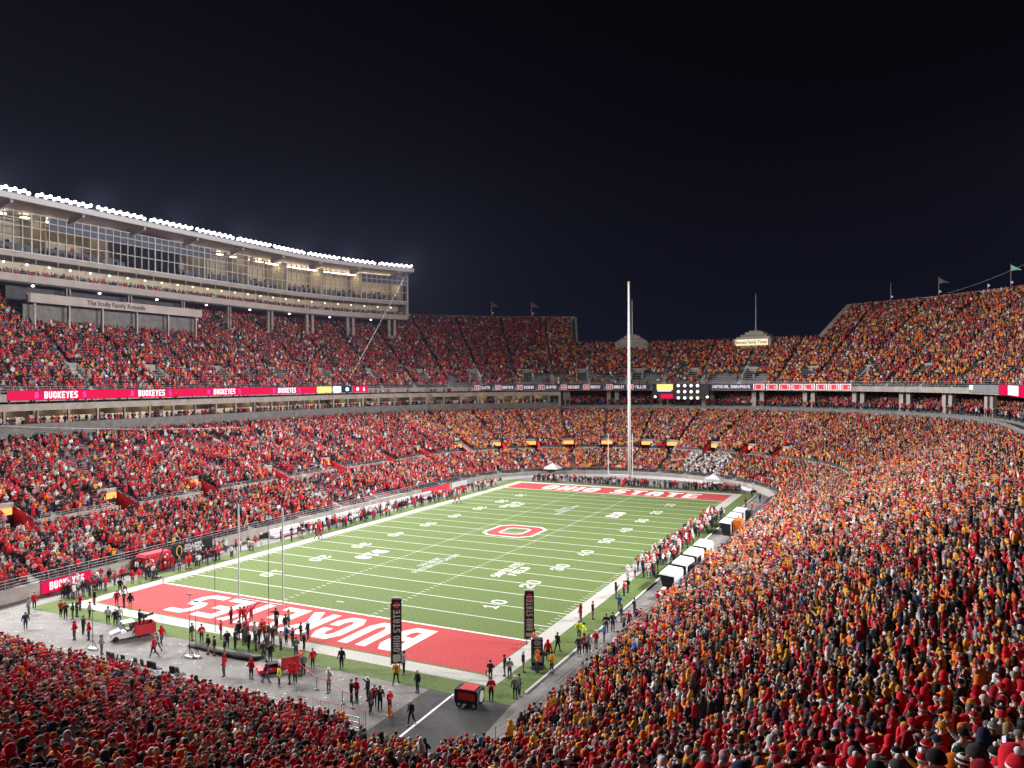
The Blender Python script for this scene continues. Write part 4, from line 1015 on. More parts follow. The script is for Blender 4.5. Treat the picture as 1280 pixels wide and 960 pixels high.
def describe(coat, head, hatc, pose, where):
    h = HWORD[head] % hatc if '%s' in HWORD[head] else HWORD[head]
    art = 'with' if head in ('hood', 'short_hair', 'long_hair') else 'in'
    return ('person in %s coat, %s, %s, %s' % (coat, h, PWORD[pose], where))

# ---- seat positions
W_RED = {'red': 38, 'dark red': 16, 'black': 30, 'charcoal': 10, 'navy': 3, 'grey': 5, 'pale grey': 4, 'white': 6, 'orange': 3, 'mustard': 2, 'tan': 1, 'pink': 1}
W_RED_D = {'red': 27, 'dark red': 19, 'black': 36, 'charcoal': 12, 'navy': 5, 'grey': 4, 'pale grey': 2, 'white': 4, 'orange': 4, 'mustard': 2, 'tan': 1, 'blue': 1, 'pink': 1, 'purple': 1}
W_MIX = {'red': 22, 'dark red': 11, 'black': 31, 'charcoal': 11, 'navy': 5, 'grey': 5, 'pale grey': 4, 'white': 7, 'orange': 14, 'mustard': 14, 'tan': 2, 'blue': 1, 'pink': 1}
W_NEAR = {'red': 44, 'dark red': 17, 'black': 24, 'charcoal': 9, 'navy': 4, 'grey': 5, 'pale grey': 3, 'white': 3, 'orange': 4, 'mustard': 1, 'tan': 1, 'blue': 1, 'pink': 2}
W_NEAR_R = {'red': 36, 'dark red': 16, 'black': 27, 'charcoal': 9, 'navy': 3, 'grey': 4, 'pale grey': 3, 'white': 3, 'orange': 10, 'mustard': 3, 'pink': 1}
W_BAND = {'white': 40, 'black': 36, 'pale grey': 10, 'orange': 6, 'red': 4}
HATW = {'red': 32, 'dark red': 11, 'black': 23, 'charcoal': 9, 'grey': 7, 'pale grey': 4, 'white': 6, 'orange': 5, 'navy': 3, 'mustard': 1}
HATW_O = {'red': 18, 'dark red': 8, 'black': 22, 'charcoal': 11, 'grey': 8, 'pale grey': 5, 'white': 8, 'orange': 14, 'mustard': 6, 'navy': 3}
from mathutils import noise as mnoise
seats = []     # (x, y, z, heading, region)
def seat_rows(rows, i0, i1, ais, region, occ, hole=None, pitch=.475, zoff=0.0):
    for k, (s0, s1, z) in enumerate(rows):
        sm = s0+.36; a0, a1 = arc_at(sm, i0), arc_at(sm, i1); ac = [arc_at(sm, a) for a in ais]
        if ac: ac = np.array(ac)
        d = a0+random.random()*pitch
        ds = np.arange(d, a1, pitch); 
        if len(ac): ds = ds[np.min(np.abs(ds[:, None]-ac[None, :]), axis=1) > .5]
        ii = np.interp(ds, arc(sm), np.arange(NP))
        kk = np.minimum(ii.astype(int), NP-2); f = (ii-kk)[:, None]
        Q = P[kk]*(1-f)+P[kk+1]*f; Nv = N[kk]*(1-f)+N[kk+1]*f; Q = Q+Nv*(sm+rng.uniform(-.33, .33, len(ds)))[:, None]
        X = np.concatenate([Q, np.full((len(ds), 1), z+1.2)], 1); dd = X-CAM; zz = dd@Fw; uu = 640+FPX*(dd@Rt)/np.maximum(zz, .1); vv = 480-FPX*(dd@Up)/np.maximum(zz, .1)
        ok = (zz > 1.2) & (uu > -90) & (uu < 1370) & (vv < 1080)
        for j in np.nonzero(ok)[0]:
            i = ii[j]
            if hole and hole(i, k): continue
            if random.random() > occ(Q[j][0], Q[j][1], z, k, uu[j], vv[j]): continue
            h = math.atan2(Nv[j][1], Nv[j][0])+math.pi/2
            seats.append((Q[j][0], Q[j][1], z+zoff+zadj(rows, i, k), h+random.gauss(0, .28), region))
def nz(x, y, s, o=0.0): return mnoise.noise(Vector((x*s+o, y*s, o)))
def occ_low(x, y, z, k, u, v):
    p = .97 if x > 5 else .90
    if x < 5 and 540 < v < 640 and u < 480:      # patchy seats with bare red benches on the press box side
        if nz(x, y, .11, 3.1) > .08: p = .30
    if 460 < u < 545 and 610 < v < 640 and x < 5: p = .25
    return p
def occ_up(x, y, z, k, u, v):
    p = .93
    if 560 < u < 960:
        p = .93 if k > 11 else .55+.4*nz(x, y, .12, 1.7)
        if k < 6: p = .3+.6*nz(x, y, .15, 4.2)
    elif k < 5: p = .8
    return p
hole_port = lambda i, k: k < 6 and in_portal(i)
seat_rows(RA, 0, IW, aisles, 'A', occ_low, lambda i, k: in_tun(i) and k < 4)
seat_rows(RB, 0, IW, aisles, 'B', occ_low, hole_port)
seat_rows(RN, 0, NEAR_END, aisles, 'N', lambda *a: .97)
seat_rows(RU, NEAR_END, I_SUITE-1, aisles, 'U', lambda *a: .85)
seat_rows(RC, IC0+1, IC1-1, aislesC, 'C', occ_up, lambda i, k: c_hole(i-1, k) or c_hole(i+1, k) or (3 <= k < 9 and in_cp(i)))
seat_rows([(11.1, 11.9, 4.7), (11.9, 12.5, 4.7)], 0, IW, [], 'A', lambda x, y, z, k, u, v: .9 if (x > 40 or y < -12) else .3)
seat_rows([(37.6, 38.4, 17.0), (38.8, 39.6, 17.0)], I_SUITE+1, IW, [], 'S', lambda *a: .55, None, .62)
seat_rows([(37.8, 38.6, 20.4)], I_SUITE+1, IW, [], 'U', lambda *a: .7, None, .6)
seat_rows([(57.9, 58.7, 43.75), (58.9, 59.7, 44.1)], lo_+1, hi_-1, [], 'S', lambda *a: .9, None, .55)
seat_rows([(58.1, 58.7, 48.3), (62.8, 63.4, 50.2)], lo_+1, hi_-1, [], 'S', lambda x, y, z, k, u, v: 0 if 150 < u < 222 else .4, None, .8)
seat_rows([(53.9, 54.7, 39.25), (54.9, 55.7, 39.25)], rb0+1, rb1-1, [], 'S', lambda *a: .7, None, .7)
# people lined up beyond the far end line (small in the picture)
for _ in range(210):
    x = random.uniform(1, 50); y = random.uniform(L+3.2, L+6.5)-.02*(x-CX)*0
    if abs(x-24.4) < .8 and y > 115: continue
    seats.append((x, y, 0, math.pi+random.gauss(0, .6), 'F'))
for _ in range(150): seats.append((50.2+random.uniform(-.6, 2.4), random.uniform(36, 84), 0, math.pi/2+random.gauss(0, .7), 'P'))
for _ in range(60): seats.append((-3.0-random.uniform(0, 4.5), random.uniform(-1, 27), 0, -math.pi/2+random.gauss(0, 1.0), 'P'))
for _ in range(150): seats.append((-2.6-random.uniform(0, 3.4), random.uniform(40, 103), 0, -math.pi/2+random.gauss(0, .8), 'P'))
cl = np.array([s[:3] for s in seats]); dcam = np.linalg.norm(cl+np.array((0, 0, 1.5))-CAM, axis=1)
_hp = np.array([proj(c+np.array((0, 0, 1.78))) for c in cl]); keep = (dcam > 3.4) & ~((dcam < 9.0) & (_hp[:, 0] > 250) & (_hp[:, 1] < 975)) & ~((dcam < 4.6) & (_hp[:, 1] < 990)); seats = [s for s, k in zip(seats, keep) if k]; cl = cl[keep]; dcam = dcam[keep]
def colours(x, y, z, reg):
    if reg == 'F': w, hwt = {'black': 40, 'charcoal': 15, 'navy': 15, 'red': 15, 'grey': 8, 'white': 6, 'tan': 4}, HATW
    elif reg == 'P': w, hwt = {'red': 30, 'white': 24, 'black': 22, 'charcoal': 10, 'navy': 6, 'dark red': 8}, HATW
    elif reg == 'S': w, hwt = {'black': 30, 'charcoal': 14, 'red': 25, 'grey': 9, 'navy': 8, 'white': 6, 'dark red': 8}, HATW
    elif reg == 'N': w, hwt = (W_NEAR if x < 66 else W_NEAR_R), HATW
    elif reg in ('A', 'B') and y < -9 and x < 53: w, hwt = W_NEAR, HATW
    elif reg in ('A', 'B') and math.hypot(x-CAM[0], y-CAM[1]) < 34+14*nz(x, y, .06, 2.0): w, hwt = W_NEAR_R, HATW
    elif reg in ('A', 'B') and 33 < x < 44 and y > 118 and z < 5.0: w, hwt = W_BAND, {'white': 60, 'black': 30, 'orange': 10}
    elif reg in ('A', 'B'): w, hwt = (W_RED, HATW) if (x < -4 and y < 118) else (W_MIX, HATW_O)
    elif reg == 'C': w, hwt = (W_RED_D, HATW) if x < -25 else (W_MIX, HATW_O)
    else: w, hwt = W_RED_D, HATW
    c = pick(w); 
    if random.random() < .22 and reg not in ('F', 'S'):      # neighbours often dress alike
        c = 'orange' if (c in ('grey', 'white') and nz(x, y, .2, 9) > .1 and w is W_MIX) else c
    h = pick(hwt)
    if random.random() < .25: h = c if c in hwt else h
    return c, h
# ---- nearest spectators as individuals
up_ = np.array([proj(c+np.array((0, 0, 1.5))) for c in cl]); vis = (up_[:, 0] > -10) & (up_[:, 0] < 1290) & (up_[:, 1] < 985)
order = np.argsort(np.where(vis, dcam, 1e9)); NIND = 105; ind = set(order[:NIND].tolist())
POSW = {'down': 30, 'pocket': 34, 'fold': 10, 'clap': 14, 'phone': 8}
numbers = {3: '22', 11: '17', 24: '12', 37: '4', 52: '7', 70: '22', 95: '2', 120: '10'}
for rank, j in enumerate(order[:NIND]):
    x, y, z, h, reg = seats[j]; c, hc = colours(x, y, z, reg); hd = pick(HEADW); po = pick(POSW); num = None
    if rank in numbers: c = 'red'; num = numbers[rank]; hd = 'beanie' if hd in ('hood', 'long_hair') else hd
    lab = describe(c, hd, hc if hd not in ('hood',) else c, po, 'above the ramp')
    if num: lab = 'person in red jersey numbered %s, %s, standing above the ramp' % (num, HWORD[hd] % hc if '%s' in HWORD[hd] else HWORD[hd])
    person((x, y, z), h, c, hd, hc, po, lab, 'spectators in the near rows above the ramp', number=num)
# ---- everyone else in the stands: one crowd
vcol = bpy.data.collections.new('crowd_source')
VAR = [('down', 'beanie'), ('pocket', 'pom_beanie'), ('pocket', 'hood'), ('clap', 'striped_beanie'), ('fold', 'cap'), ('down', 'long_hair'), ('pocket', 'beanie'), ('phone', 'short_hair'), ('raise', 'beanie'), ('clap', 'hood')]
VW = np.array([22, 16, 14, 8, 8, 8, 24, 6, 2, 6], float); VW /= VW.sum()
LOWB = {p: body_mesh(p, 1.12, .032, 420, False) for p in set(v[0] for v in VAR)}
for k, (po, hd) in enumerate(VAR):
    a = LOWB[po]; hm = head_mesh(hd, ht_i, jk_i); slots = [jk_i, pants_m, skin_m, shoe_m, hair_m]+[m for m in hm.mats]
    j = MB(); j.v = a.v+hm.v; b = len(a.v); j.f = list(a.f)+[tuple(b+i for i in f) for f in hm.f]; j.m = list(a.m)+[5+i for i in hm.m]
    vcol.objects.link(bpy.data.objects.new('v%02d' % k, slot_mesh(j, slots, 'crowd_person')))
rest = [j for j in range(len(seats)) if j not in ind]
n = len(rest); print('crowd', n)
pc = bpy.data.meshes.new('spectator_crowd'); pc.vertices.add(n)
S = [seats[j] for j in rest]
pc.vertices.foreach_set('co', np.array([s[:3] for s in S], dtype=np.float32).ravel())
rz = np.array([s[3] for s in S], dtype=np.float32); cc = [colours(s[0], s[1], s[2], s[4]) for s in S]
jitf = rng.uniform(.75, 1.25, n)[:, None]; jitg = rng.uniform(.8, 1.2, n)[:, None]
jc = np.clip(np.array([CN[c[0]] for c in cc])*jitf, 0, 1); hc = np.clip(np.array([CN[c[1]] for c in cc])*jitg, 0, 1)
def attr(name, typ, data, key='value'):
    a = pc.attributes.new(name, typ, 'POINT'); a.data.foreach_set(key, np.ascontiguousarray(data).ravel())
rot3 = np.zeros((n, 3), np.float32); rot3[:, 2] = rz; rot3[:, 0] = rng.normal(0, .03, n)
sc_ = rng.uniform(.92, 1.06, n).astype(np.float32)
attr('rotv', 'FLOAT_VECTOR', rot3, 'vector'); attr('scl', 'FLOAT', sc_); attr('pick', 'INT', rng.choice(len(VAR), n, p=VW).astype(np.int32))
attr('jc', 'FLOAT_VECTOR', jc.astype(np.float32), 'vector'); attr('hc', 'FLOAT_VECTOR', hc.astype(np.float32), 'vector')
crowd = link('spectator_crowd', pc); tag(crowd, 'packed crowd of spectators in red, orange and dark winter coats filling the stands', 'crowd', None, 'stuff')
ng = bpy.data.node_groups.new('crowd', 'GeometryNodeTree'); ng.interface.new_socket('Geometry', in_out='INPUT', socket_type='NodeSocketGeometry'); ng.interface.new_socket('Geometry', in_out='OUTPUT', socket_type='NodeSocketGeometry')
gi = ng.nodes.new('NodeGroupInput'); go = ng.nodes.new('NodeGroupOutput'); ip = ng.nodes.new('GeometryNodeInstanceOnPoints'); ci = ng.nodes.new('GeometryNodeCollectionInfo')
ci.inputs['Collection'].default_value = vcol; ci.inputs['Separate Children'].default_value = True; ci.inputs['Reset Children'].default_value = True
def named(nm, dt):
    a = ng.nodes.new('GeometryNodeInputNamedAttribute'); a.data_type = dt; a.inputs['Name'].default_value = nm; return a.outputs['Attribute']
ip.inputs['Pick Instance'].default_value = True
ng.links.new(gi.outputs[0], ip.inputs['Points']); ng.links.new(ci.outputs[0], ip.inputs['Instance']); ng.links.new(named('pick', 'INT'), ip.inputs['Instance Index'])
ng.links.new(named('rotv', 'FLOAT_VECTOR'), ip.inputs['Rotation']); ng.links.new(named('scl', 'FLOAT'), ip.inputs['Scale']); ng.links.new(ip.outputs[0], go.inputs[0])
md = crowd.modifiers.new('crowd', 'NODES'); md.node_group = ng

# ------------------------------------------------------------------ people on and around the field
def field_person(u, v, coat, head='beanie', hatc='black', pose='down', face=None, khaki=False, where='on the field edge', group='people round the field', number=None, scale=None):
    q = gz(u, v); rz = face if face is not None else random.uniform(-math.pi, math.pi)
    z = 0
    lab = describe(coat, head, hatc if head != 'hood' else coat, pose, where)
    return person((q[0], q[1], 0), rz, coat, head, hatc, pose, lab, group, khaki, scale, number)
C_END = 'near camera cart'; C_SET = 'behind goal post'; C_RAMP = 'beside the ramp'; C_CORNER = 'near corner banners'; C_RIGHT = 'by heated benches'; C_BOARD = 'before pink screen'
SB = ['beanie', 'short_hair', 'cap', 'beanie', 'hood', 'pom_beanie']
def rnd_head(): h = random.choice(SB); return h, random.choice(['black', 'red', 'charcoal', 'grey', 'white', 'black'])
def many(lst, where, group):
    for t in lst:
        u, v, coat = t[:3]; pose = t[3] if len(t) > 3 else random.choice(['down', 'pocket', 'fold', 'pocket', 'down', 'phone']); kw = t[4] if len(t) > 4 else {}
        h, hc_ = rnd_head(); h = kw.pop('head', h); hc_ = kw.pop('hat', hc_)
        field_person(u, v, coat, h, hc_, pose, where=where, group=group, **kw)
K = dict(khaki=True)
many([(150, 741, 'black', 'walk'), (156, 742, 'white', 'walk'), (146, 758, 'dark red'), (155, 759, 'charcoal'), (163, 762, 'black', 'down', dict(khaki=True)), (135, 780, 'white'), (144, 782, 'black'), (149, 780, 'pale grey'), (202, 806, 'red', 'walk', dict(head='hood')), (192, 821, 'red', 'walk'), (197, 815, 'white', 'walk'), (127, 818, 'grey', 'pocket', dict(head='hood')),
      (36, 768, 'grey'), (43, 761, 'red'), (76, 771, 'red'), (82, 774, 'charcoal'), (91, 774, 'black'), (96, 771, 'black'), (100, 763, 'red'), (112, 774, 'grey', 'pocket'), (118, 756, 'black', 'down'), (104, 793, 'black', 'point'), (32, 787, 'navy'), (93, 800, 'red', 'pocket', dict(head='hood')), (111, 800, 'red', 'pocket', dict(head='hood')), (240, 801, 'charcoal', 'down', dict(khaki=True))], C_END, 'people near the camera cart')
many([(82, 748, 'charcoal'), (91, 746, 'black'), (97, 744, 'white'), (104, 746, 'black'), (112, 745, 'navy'), (121, 738, 'purple'), (126, 737, 'grey'), (132, 738, 'red'), (116, 737, 'black'), (87, 742, 'grey')], C_BOARD, 'people before the wall screen')
many([(252, 803, 'red', 'down', dict(number='27')), (276, 798, 'red', 'down'), (260, 818, 'black', 'pocket', dict(khaki=True)), (268, 820, 'black', 'pocket', dict(khaki=True)), (281, 821, 'navy', 'pocket', dict(khaki=True)), (284, 811, 'navy'), (294, 811, 'navy'), (289, 779, 'dark red', 'point'), (300, 780, 'red'), (305, 780, 'red'), (314, 778, 'red', 'raise'), (298, 800, 'black'), (305, 806, 'charcoal'), (311, 813, 'black'), (320, 813, 'black'), (307, 803, 'navy'), (318, 801, 'grey'), (328, 796, 'red'), (332, 800, 'orange'), (341, 806, 'black'), (334, 816, 'charcoal'), (346, 793, 'black'), (345, 783, 'black', 'point'), (357, 791, 'black'), (361, 784, 'tan'), (366, 808, 'navy', 'fold'), (351, 812, 'grey'), (358, 805, 'blue'), (376, 801, 'black'), (385, 799, 'black', 'phone'), (370, 822, 'green'), (380, 813, 'black'), (391, 835, 'red'), (379, 843, 'grey'), (362, 855, 'red', 'pocket', dict(hat='white')), (369, 855, 'red', 'pocket'), (333, 853, 'navy', 'walk'), (349, 858, 'neon yellow'), (330, 826, 'charcoal'), (338, 828, 'black'), (324, 806, 'black'), (336, 803, 'navy'), (280, 846, 'red', 'pocket', dict(head='hood')), (314, 849, 'red', 'pocket', dict(head='hood'))], C_SET, 'people round the broadcast spot')
many([(427, 836, 'black', 'down'), (411, 863, 'white', 'clap', dict(head='hood')), (522, 866, 'black', 'down', dict(head='beanie', hat='white')), (460, 876, 'black'), (475, 888, 'black', 'phone'), (487, 891, 'red'), (446, 878, 'red'), (439, 878, 'black'), (514, 906, 'black', 'walk', dict(face=math.pi)), (495, 855, 'mustard', 'walk'), (505, 843, 'grey', 'point', dict(scale=1.12)), (463, 893, 'charcoal'), (614, 876, 'red', 'fold'), (468, 884, 'dark red')], C_RAMP, 'people beside the ramp')
many([(613, 851, 'charcoal', 'fold'), (631, 845, 'black'), (637, 848, 'grey'), (654, 840, 'black', 'down', dict(khaki=True)), (644, 873, 'grey'), (649, 870, 'green'), (685, 826, 'red'), (678, 836, 'black'), (697, 815, 'black', 'walk'), (668, 812, 'orange'), (672, 840, 'orange', 'pocket', dict(head='hood')), (690, 842, 'mustard'), (724, 820, 'charcoal'), (731, 818, 'red'), (736, 818, 'grey')], C_CORNER, 'people at the end zone corner')
many([(741, 774, 'black', 'down'), (726, 777, 'dark red', 'phone'), (724, 799, 'neon yellow'), (730, 803, 'neon yellow'), (745, 811, 'red', 'pocket'), (755, 803, 'blue'), (758, 790, 'black'), (766, 789, 'charcoal'), (774, 763, 'blue'), (793, 768, 'navy'), (780, 790, 'grey'), (786, 786, 'red'), (777, 778, 'charcoal'), (796, 782, 'purple'), (801, 783, 'red'), (822, 759, 'red', 'fold'), (831, 759, 'black'), (780, 745, 'red'), (785, 741, 'black'), (770, 748, 'black', 'phone'), (864, 724, 'charcoal'), (898, 700, 'black'), (944, 655, 'red'), (940, 640, 'red'), (932, 634, 'dark red'), (940, 622, 'black'), (950, 628, 'black')], C_RIGHT, 'people beside the right sideline')
# players and staff along the right sideline
def place(x, y, coat, head, hatc, pose, face, where, group, khaki=False, number=None):
    if head == 'helmet':
        return person((x, y, 0), face, coat, head, hatc, 'player', 'player in %s jersey numbered %s with white helmet, %s' % (coat, number, where), group, False, None, number)
    person((x, y, 0), face, coat, head, hatc, pose, describe(coat, head, hatc if head != 'hood' else coat, pose, where), group, khaki, None, number)
for k in range(34):
    t = random.random(); y = 33+t*22; x = 50.2+random.uniform(-.6, 2.4)
    pl = random.random() < .45
    if pl: place(x, y, 'white', 'helmet', 'white', 'player', math.pi/2+random.gauss(0, .7), 'beside heated benches', 'team line on the right sideline', False, str(3+k*2))
    else:
        h, hc_ = rnd_head(); place(x, y, random.choice(['red', 'red', 'dark red', 'black', 'charcoal', 'pale grey']), h, hc_, random.choice(['pocket', 'fold', 'down', 'clap']), math.pi/2+random.gauss(0, .7), 'beside heated benches', 'team line on the right sideline', random.random() < .2)
for k in range(26):
    y = random.choice([random.uniform(27, 42), random.uniform(5, 26)]); x = -2.6-random.uniform(0, 3.2)
    pl = random.random() < .3 and y > 30
    if pl: place(x, y, 'black', 'helmet', 'white', 'player', -math.pi/2+random.gauss(0, .7), 'before white benches', 'team line on the left sideline', False, str(4+k*3))
    else:
        h, hc_ = rnd_head(); place(x, y, random.choice(['red', 'red', 'black', 'charcoal', 'navy', 'dark red', 'white']), h, hc_, random.choice(['pocket', 'fold', 'down', 'clap', 'phone']), -math.pi/2+random.gauss(0, .8), 'before white benches', 'team line on the left sideline', random.random() < .2)
for (u, v) in ((396, 674), (401, 673), (569, 629), (574, 628)): field_person(u, v, 'red', 'beanie', 'red', 'walk', where='inside left sideline', group='pairs inside the left sideline')

# ------------------------------------------------------------------ things on and around the field
def basis(e, a, b):
    """turn e so its +x runs from ground pixel a to ground pixel b"""
    p, q = gz(*a), gz(*b); e.rotation_euler = (0, 0, math.atan2(q[1]-p[1], q[0]-p[0]))
# text banners
def banner(u, v, h, label, lean=0.0, words='OHIO STATE'):
    q = gz(u, v); e = empty('banner_tower', (q[0], q[1], 0), math.atan2(CAM[1]-q[1], CAM[0]-q[0])+math.pi/2)
    e.rotation_euler[0] = lean
    w = .42; zl = h*.27
    MB().box((-w, -.12, .6), (w, .12, h), mat('banner_black', (.035, .012, .02), .6)).build('sleeve', e)
    MB().box((-w-.09, -.1, .5), (-w, .1, h-.3), white_cloth).build('white_edge', e)
    MB().tube([(-w*.6, 0, 0), (-w*.6, 0, .95)], .04, dark_m, 5).build('leg', e); MB().tube([(w*.6, 0, 0), (w*.6, 0, .95)], .04, dark_m, 5).build('leg', e)
    MB().lathe([(w*1.05, h), (w*1.0, h+.12), (w*.4, h+.16)], white_cloth if lean == 0 else dark_m, 10, None, 1, .3).build('cap', e)
    T = lambda x, y, k=0: (.3-y, -.13-k, zl+x)           # letters run upwards
    lw = h*.56/10.3; mb = MB(); text(mb, words, 0, 0, lw, .58, .115, lw*.22, knit_w, T); mb.build('lettering', e)
    mb = MB()
    for k in range(10):
        a, b = 2*math.pi*k/10, 2*math.pi*(k+1)/10; mb.quad([(.26*math.cos(a), -.135, h-.5+.26*math.sin(a)), (.26*math.cos(b), -.135, h-.5+.26*math.sin(b)), (.14*math.cos(b), -.135, h-.5+.15*math.sin(b)), (.14*math.cos(a), -.135, h-.5+.15*math.sin(a))], sign_r)
    mb.box((-.3, -.15, h-.56), (.3, -.137, h-.44), knit_w); mb.build('emblem', e)
    mb = MB(); mb.box((-.32, -.14, .8), (.32, -.125, h*.23), knit_w); mb.build('sponsor_block', e)
    tag(e, label, 'banner')
banner(496, 838, 6.0, 'black OHIO STATE banner tower with white edge at the near end line')
banner(662, 806, 4.95, 'maroon black OHIO STATE banner tower at the goal line corner')
e = empty('sponsor_column', tuple(gz(672, 835)*np.array((1, 1, 0))), math.atan2(CAM[1]-4, CAM[0]-51)+math.pi/2)
MB().box((-.45, -.3, .3), (.45, .3, 2.5), black_m).build('column_body', e); MB().box((-.55, -.25, .3), (-.45, .25, 2.5), white_cloth).build('white_edge', e)
mb = MB(); text(mb, 'BIG', 0, 0, .42, .6, .15, .08, knit_w, lambda x, y, k=0: (.3-y, -.31-k, 1.25+x)); mb.build('lettering', e); MB().box((-.4, -.33, .6), (.4, -.305, 1.2), knit_w).build('white_block', e); MB().lathe([(.62, 0), (.62, .25), (.5, .3)], dark_m, 10).build('base', e)
tag(e, 'short black and white sponsor column below the corner banner tower', 'banner')
# wheeled bell cart on the ramp
q = gz(587, 882); e = empty('spirit_cart', (q[0], q[1], 0)); basis(e, (575, 880), (600, 884))
MB().box((-.95, -.6, .35), (.95, .6, 1.35), black_m).build('box_body', e)
MB().box((-.62, -.55, 1.352), (.62, .55, 1.40), red_cloth).build('red_top', e)
mb = MB(); mb.box((-.7, -.63, .62), (.7, -.605, 1.15), red_m); mb.build('side_panel', e)
for x, m_ in ((.955, white_m),): MB().lathe([(.42, 0), (.42, .03), (.1, .04)], m_, 12, Matrix.Translation((x, 0, .85)) @ Matrix.Rotation(math.pi/2, 4, 'Y')).build('round_emblem', e)
for x in (-.6, .6):
    for y in (-.5, .5):
        w_ = MB().lathe([(.14, -.06), (.27, -.06), (.27, .06), (.14, .06)], rubber, 14, Matrix.Translation((x, y*1.1, .27)) @ Matrix.Rotation(math.pi/2, 4, 'X')).build('wheel', e); MB().lathe([(.13, -.065), (.13, .065)], steel, 10, Matrix.Translation((x, y*1.1, .27)) @ Matrix.Rotation(math.pi/2, 4, 'X')).build('rim', w_)
for x in (-.95, .95): MB().tube([(x, -.62, .3), (x, -.62, 1.4)], .035, steel, 5).build('corner_bar', e)
MB().tube([(-.95, 0, .5), (-1.5, 0, .4), (-1.55, 0, .75)], .03, steel, 5).build('tow_bar', e)
tag(e, 'black wheeled box cart with red panels standing on the dark ramp', 'cart')
# camera cart
def wheel(e, x, y, r, w=.2):
    t = MB().lathe([(r*.55, -w/2), (r*.95, -w/2), (r, -w*.3), (r, w*.3), (r*.95, w/2), (r*.55, w/2)], rubber, 16, Matrix.Translation((x, y, r)) @ Matrix.Rotation(math.pi/2, 4, 'X')).build('wheel', e, True)
    MB().lathe([(r*.56, -w*.45), (r*.5, -w*.2), (r*.15, -w*.35), (r*.15, w*.35), (r*.5, w*.2), (r*.56, w*.45)], steel, 12, Matrix.Translation((x, y, r)) @ Matrix.Rotation(math.pi/2, 4, 'X')).build('rim', t)
def camera_rig(e, x, y, z):
    MB().lathe([(.25, 0), (.12, .15), (.09, .9), (.16, 1.0)], dark_m, 10, Matrix.Translation((x, y, z))).build('pedestal', e)
    MB().box((x-.55, y-.18, z+1.0), (x+.35, y+.18, z+1.45), dark_m).build('camera_body', e)
    MB().tube([(x+.3, y, z+1.24), (x+.75, y, z+1.3), (x+1.05, y, z+1.36)], [.13, .15, .19], dark_m, 10).build('lens', e)
    MB().tube([(x-.5, y-.1, z+1.1), (x-.9, y-.25, z+.95)], .025, dark_m, 5).build('pan_handle', e); MB().box((x-.35, y-.14, z+1.45), (x-.05, y+.14, z+1.65), dark_m).build('viewfinder', e)
q = gz(163, 797); e = empty('camera_cart', (q[0], q[1], 0)); basis(e, (142, 803), (186, 794)); e.scale = (.8, .8, .8)
MB().hexa([(-2.3, -.7, .35), (.2, -.7, .35), (.2, .7, .35), (-2.3, .7, .35), (-2.25, -.68, .8), (.2, -.7, 1.0), (.2, .7, 1.0), (-2.25, .68, .8)], white_m).build('body', e)
MB().hexa([(-2.35, -.62, .75), (-1.15, -.62, .95), (-1.15, .62, .95), (-2.35, .62, .75), (-2.2, -.58, .98), (-1.15, -.6, 1.25), (-1.15, .6, 1.25), (-2.2, .58, .98)], mat('pale_cart_paint', (.42, .40, .46), .35)).build('bonnet', e)
for y in (-.5, .5): MB().lathe([(.1, 0), (.1, .05), (.03, .07)], white_m, 8, Matrix.Translation((-2.36, y, .72)) @ Matrix.Rotation(-math.pi/2, 4, 'Y')).build('headlight', e)
MB().hexa([(-1.15, -.6, 1.25), (-1.1, -.6, 1.25), (-1.1, .6, 1.25), (-1.15, .6, 1.25), (-.85, -.55, 1.95), (-.8, -.55, 1.95), (-.8, .55, 1.95), (-.85, .55, 1.95)], tint_m).build('windscreen', e)
MB().box((-.95, -.72, 1.95), (.35, .72, 2.05), white_m).build('roof', e)
for x in (-.85, .25):
    for y in (-.62, .62): MB().tube([(x, y, .9), (x, y, 1.97)], .035, dark_m, 5).build('roof_post', e)
MB().box((-.5, -.6, .85), (.1, .6, 1.15), dark_m).build('seat', e); MB().box((0, -.6, 1.1), (.14, .6, 1.6), dark_m).build('seat_back', e)
for x in (-1.75, .9): 
    for y in (-.68, .68): wheel(e, x, y, .32)
MB().box((.25, -.85, .95), (2.6, .85, 1.05), dark_m).build('camera_deck', e)
for y in (-.88, .88): MB().box((.25, y-.02, .30), (2.6, y+.02, 1.5), red_cloth).build('red_skirt', e)
MB().box((2.6, -.88, .30), (2.64, .88, 1.5), red_cloth).build('red_skirt', e)
camera_rig(e, 1.5, 0, 1.05)
tag(e, 'white roofed utility cart with red skirted deck carrying a television camera', 'cart')
rz_c = e.rotation_euler[2]; off = Vector((.76, -.2, .85)); off.rotate(Matrix.Rotation(rz_c, 3, 'Z'))
person((q[0]+off.x, q[1]+off.y, .85), rz_c-math.pi/2, 'black', 'beanie', 'charcoal', 'clap', 'camera operator in black coat standing on the red skirted cart', None)
# second red platform in the huddle
q = gz(352, 838); e = empty('red_platform', (q[0], q[1], 0)); basis(e, (325, 838), (372, 830)); e.scale = (.82, .82, .82)
MB().box((-2.4, -.8, .25), (-.2, .8, .62), red_m).build('low_deck', e); MB().box((-.2, -.9, .3), (1.9, -.82, 1.55), red_cloth).build('red_panel', e); MB().box((1.86, -.9, .3), (1.94, .9, 1.55), red_cloth).build('red_panel', e)
MB().box((-.2, -.8, .8), (1.86, .85, .9), dark_m).build('deck', e)
for x in (-1.8, 1.3):
    for y in (-.7, .7): wheel(e, x, y, .26, .16)
MB().box((-1.5, -.4, .62), (-.4, .4, .95), black_m).build('equipment_case', e)
tag(e, 'low red wheeled platform with red side panel among the huddle', 'platform')
